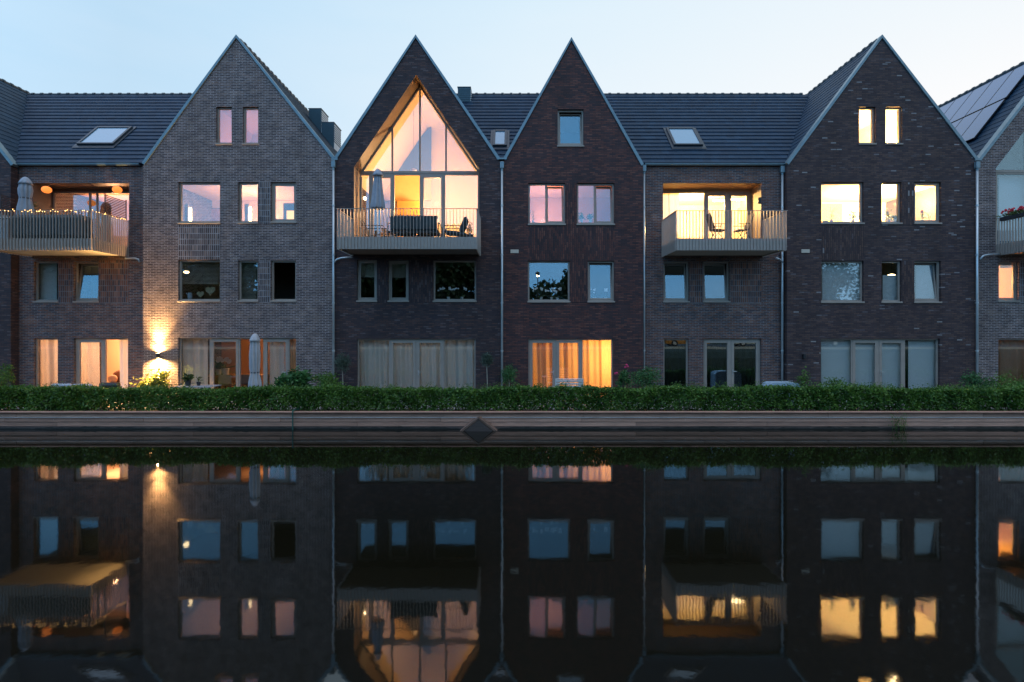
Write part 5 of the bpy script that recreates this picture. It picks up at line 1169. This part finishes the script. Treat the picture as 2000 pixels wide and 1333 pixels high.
for px, y, za, lb in ((372,1.3,406,'bright tube floor lamp in the widest pink-lit window'),(489,1.0,405,'bright tube floor lamp in the narrow pink-lit window')):
    x = X(px,y); t = thing('floor_lamp', lb, 'lamp', (x,y,6.0)); obj('tube', MB().tube([(x,y,6.1),(x,y,wz(za,y))],.05 ,10), lamp_m, t); obj('base', MB().tube([(x,y,6.012),(x,y,6.1)],.14,14), dark_m, t)
    obj('column', MB().box(x-.22,x-.08,y-.04,y+.04,6.1,wz(za-6,y)), plain('lamp_column',(.25,.2,.2),.6), t)
wp = thing('wall_picture', 'framed pink picture on the wall behind the widest pink-lit window', 'picture', (X(410,4.2),4.2,7.2)); obj('canvas', MB().box(X(395,4.4),X(432,4.4),4.42,4.45,wz(455,4.4),wz(408,4.4)), plain('muted_pink',(.40,.22,.20),.8,var=.4,nscale=3), wp); obj('frame', MB().box(X(393,4.4),X(395,4.4),4.41,4.46,wz(456,4.4),wz(407,4.4)).box(X(395,4.4),X(432,4.4),4.41,4.46,wz(408,4.4),wz(407,4.4)), dark_m, wp)
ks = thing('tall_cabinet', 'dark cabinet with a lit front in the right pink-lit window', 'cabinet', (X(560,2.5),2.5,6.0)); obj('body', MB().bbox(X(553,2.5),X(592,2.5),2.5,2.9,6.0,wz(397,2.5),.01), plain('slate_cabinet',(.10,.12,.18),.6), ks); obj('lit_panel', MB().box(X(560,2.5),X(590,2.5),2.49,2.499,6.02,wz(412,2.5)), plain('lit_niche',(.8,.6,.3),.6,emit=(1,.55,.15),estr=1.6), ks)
# furniture of the ground-floor living room by the parasol
for px, lb in ((441,'beige dining chair behind the closed door leaf'),(485,'brown dining chair inside the open doorway behind the parasol')):
    y=1.2; x=X(px,y); t = thing('dining_chair', lb, 'chair', (x,y,0)); obj('seat', MB().bbox(x-.24,x+.24,y-.05,y+.4,.42,.48,.02), wood_m, t); obj('backrest', MB().bbox(x-.27,x+.27,y-.11,y-.05,.48,.88,.03), plain('tan_leather',(.35,.24,.15),.6) if px<450 else plain('brown_leather',(.12,.07,.05),.6), t)
    for a in (-.21,.21):
        for b in (-.02,.36): obj('leg', MB().box(x+a-.018,x+a+.018,y+b-.018,y+b+.018,0,.42), dark_m, t)
tb = thing('dining_table', 'wooden dining table inside the room behind the parasol', 'table', (X(465,2.4),2.4,0)); obj('top', MB().bbox(X(415,2.4),X(520,2.4),2.0,2.9,.72,.76,.01), wood_m, tb)
for a in (420,515):
    for yy in (2.05,2.85): obj('leg', MB().box(X(a,2.4)-.03,X(a,2.4)+.03,yy-.03,yy+.03,0,.72), wood_m, tb)
sill_plant('large bouquet of pale flowers on the indoor dining table', 440, 2.3, .76, 'orchid', .42, 3.6, 22); sill_plant('bushy green plant on the indoor dining table', 428, 2.5, .76, 'leafy', .50, 3.2, 23)
# pointed-window living room
st = thing('shade_panel', 'slate-blue sloping panel shaped as wall shade inside the tall pointed window', 'shade panel', (X(812,6.3),6.3,6.0)); yy=6.35
obj('added_lower_filler', MB().box(X(744,yy),X(842,yy),yy,yy+.1,wz(392,yy),wz(341,yy)-.005), plain('honey_filler',(.85,.62,.28),.9,var=.04), st)  # filler added below the shade shape, keeps the lower wall yellow
obj('shade_triangle', MB().prism([(X(752,yy),wz(341,yy)),(X(842,yy),wz(341,yy)),(X(842,yy),wz(246,yy))], yy, yy+.1), plain('slate_blue_shade',(.17,.19,.27),.9,var=.05), st)  # diagonal shade on the far wall, put in as a slate-coloured panel
ca = thing('open_cabinet', 'orange-lit wooden cabinet seen through the open balcony door', 'cabinet', (X(798,4.6),4.6,6.0)); obj('body', MB().bbox(X(775,4.6),X(826,4.6),4.6,5.0,6.0,wz(392,4.6),.02), plain('orange_wood',(.55,.24,.05),.6,var=.2,nscale=2), ca); obj('worktop', MB().bbox(X(774,4.5),X(827,4.5),4.5,5.05,wz(422,4.5),wz(419,4.5),.01), wood_m, ca)
# bright upper room of the speckled house
dr = thing('inner_doorway', 'amber doorway recess behind the widest bright window', 'doorway', (X(1623,3.6),3.6,6.0)); yy = 4.75; obj('opening', MB().box(X(1600,yy),X(1645,yy),yy,yy+.03,6.02,wz(398,yy)), plain('amber_paint',(.62,.36,.15),.9), dr); obj('frame', MB().box(X(1645,yy),X(1648,yy),yy-.02,yy+.04,6.02,wz(396,yy)).box(X(1600,yy),X(1645,yy),yy-.02,yy+.04,wz(398,yy),wz(396,yy)), white_m, dr)

# ------------------------------------------------------------------ the opposite shore, seen in the windows
def tree(label, x, y, h, r_, seed, name='broadleaf_tree', n=15000, trunk=.3):
    t = thing(name, label, 'tree', (x,y,.94)); rr = random.Random(seed); nr = np.random.default_rng(seed); z0 = .94
    m_ = MB().tube([(x,y,z0),(x+.1,y,z0+h*.3),(x-.1,y,z0+h*.65)],[trunk,trunk*.7,trunk*.3],9); cs_ = []
    for i in range(9):
        an = rr.uniform(0,6.28); zz = z0+h*rr.uniform(.28,.6); ex = (x+math.cos(an)*r_*rr.uniform(.4,.8), y+math.sin(an)*r_*rr.uniform(.4,.8), zz+h*rr.uniform(.12,.3)); m_.tube([(x,y,zz),((x+ex[0])/2,(y+ex[1])/2,(zz+ex[2])/2+.2),ex],[trunk*.35,trunk*.22,.03],6); cs_.append(ex)
    obj('trunk', m_, bark_m, t)
    for i in range(16):
        an = rr.uniform(0,6.28); k = rr.uniform(.1,.85); f_ = rr.uniform(.35,.97); cs_.append((x+math.cos(an)*r_*k*math.sqrt(max(.1,1.05-f_)), y+math.sin(an)*r_*k, z0+h*f_))
    c_ = np.array(cs_); P = c_[nr.integers(0,len(c_),n)] + nr.normal(size=(n,3))*r_*.20; P[:,2] = np.clip(P[:,2], z0+h*.12, z0+h); mesh_np('crown', leaves(P, .46, nr, droop=.1, aspect=.7), 4, tree_m, t)
TR = [(-21,-44,10.5,4.6),(-14.5,-46,13.5,5.2),(-8,-45,13.8,5.2),(-3.2,-47,12.0,4.2),(8.6,-44,10.5,2.8),(31,-46,12.5,4.4),(37.5,-47,13.5,4.8),(48,-46,12.0,5),(-36,-46,13.5,5.8),(-58,-45,14,5.8),]
for i, (x,y,h,r_) in enumerate(TR[:]): tree(['tree on the opposite shore mirrored in the left windows','tall tree on the opposite shore mirrored in the first slim window','tall tree on the opposite shore mirrored in the second slim window','tree on the opposite shore mirrored in the orchid window','small tree on the opposite shore beside the mirrored street lamp','tree on the opposite shore mirrored left in the screened window','tree on the opposite shore mirrored right in the screened window','tree on the opposite shore beyond the right edge','tree on the opposite shore mirrored beside the hearts','tree on the opposite shore beyond the left edge','low tree behind the mirrored road, nearer the lamp','low tree behind the mirrored road, farther right'][i], x, y, h, r_, 40+i)
k_ = 22000; wx_ = rng.uniform(-75,75,k_); wz_ = .95+ (2.6 + 4.9/(1+np.exp((wx_-9.3)*1.6)) + .9*nz1(wx_*.3,4))*rng.random(k_)**.7; wy_ = -54 + rng.normal(0,1.3,k_)
tag(mesh_np('far_thicket', leaves(np.stack([wx_,wy_,wz_],1), .9, rng, aspect=.7), 4, tree_m), 'dark thicket along the far side of the road opposite', 'thicket', kind='stuff')
xl_, yl_ = 2.35, -28.6
sl = thing('street_lamp', 'lit street lamp on the opposite shore mirrored in a dark window', 'street lamp', (xl_, yl_, .95)); hl = CZ + 2.06*(1+(-yl_)/21)
obj('pole', MB().tube([(xl_,yl_,.95),(xl_,yl_,2.0),(xl_,yl_,hl-.1)],[.08,.07,.045],12), dark_m, sl); obj('lamp_head', MB().lathe(xl_,yl_,[(.08,hl-.12),(.22,hl+.12),(.26,hl+.14),(.05,hl+.26)],16), dark_m, sl); obj('lamp_glass', MB().ball(xl_,yl_,hl-.12,.11,seg=12,rings=8), lamphot_m, sl)
def car(label, x, y, mat, seed=0):
    t = thing('parked_car', label, 'car', (x,y,.96)); z = .96
    obj('body', MB().prism([(x-2.1,z+.25),(x+2.1,z+.25),(x+2.15,z+.55),(x+2.0,z+.78),(x+1.15,z+.88),(x+.55,z+1.38),(x-1.25,z+1.42),(x-1.95,z+.95),(x-2.15,z+.8)][::-1], y-.82, y+.82), mat, t)
    obj('window', MB().prism([(x+.95,z+.92),(x+.5,z+1.30),(x-1.2,z+1.34),(x-1.7,z+.95)], y+.815, y+.83), skyglass_m, t)
    for a in (-1.3,1.3):
        for b in (.74,-.84): wh = obj('wheel', MB().tube([(x+a,y+b,z+.31),(x+a,y+b+.12,z+.31)],.31,18), dark_m, t); obj('rim', MB().tube([(x+a,y+b+.12,z+.31),(x+a,y+b+.13,z+.31)],.18,12), steel_m, wh)
    for a in (-2.14,2.14): obj('headlight' if a>0 else 'tail_light', MB().bbox(x+a-.04,x+a+.04,y+.45,y+.78,z+.56,z+.70,.01), white_m if a>0 else flower_red_m, t)
car('orange parked car on the opposite shore mirrored in the double door', 17.0, -31.3, plain('orange_paint',(.60,.22,.03),.25,var=.02,spec=.8)); car('silver parked car on the opposite shore left of the orange one', 11.8, -31.3, plain('silver_paint',(.5,.5,.5),.25,metal=.5,var=.02)); car('pale parked car on the opposite shore right of the orange one', 23.6, -31.3, plain('cream_paint',(.6,.55,.45),.25,var=.02)); car('dark parked car on the opposite shore mirrored at the right', 29.5, -31.3, plain('dark_paint',(.05,.05,.06),.25,var=.02))
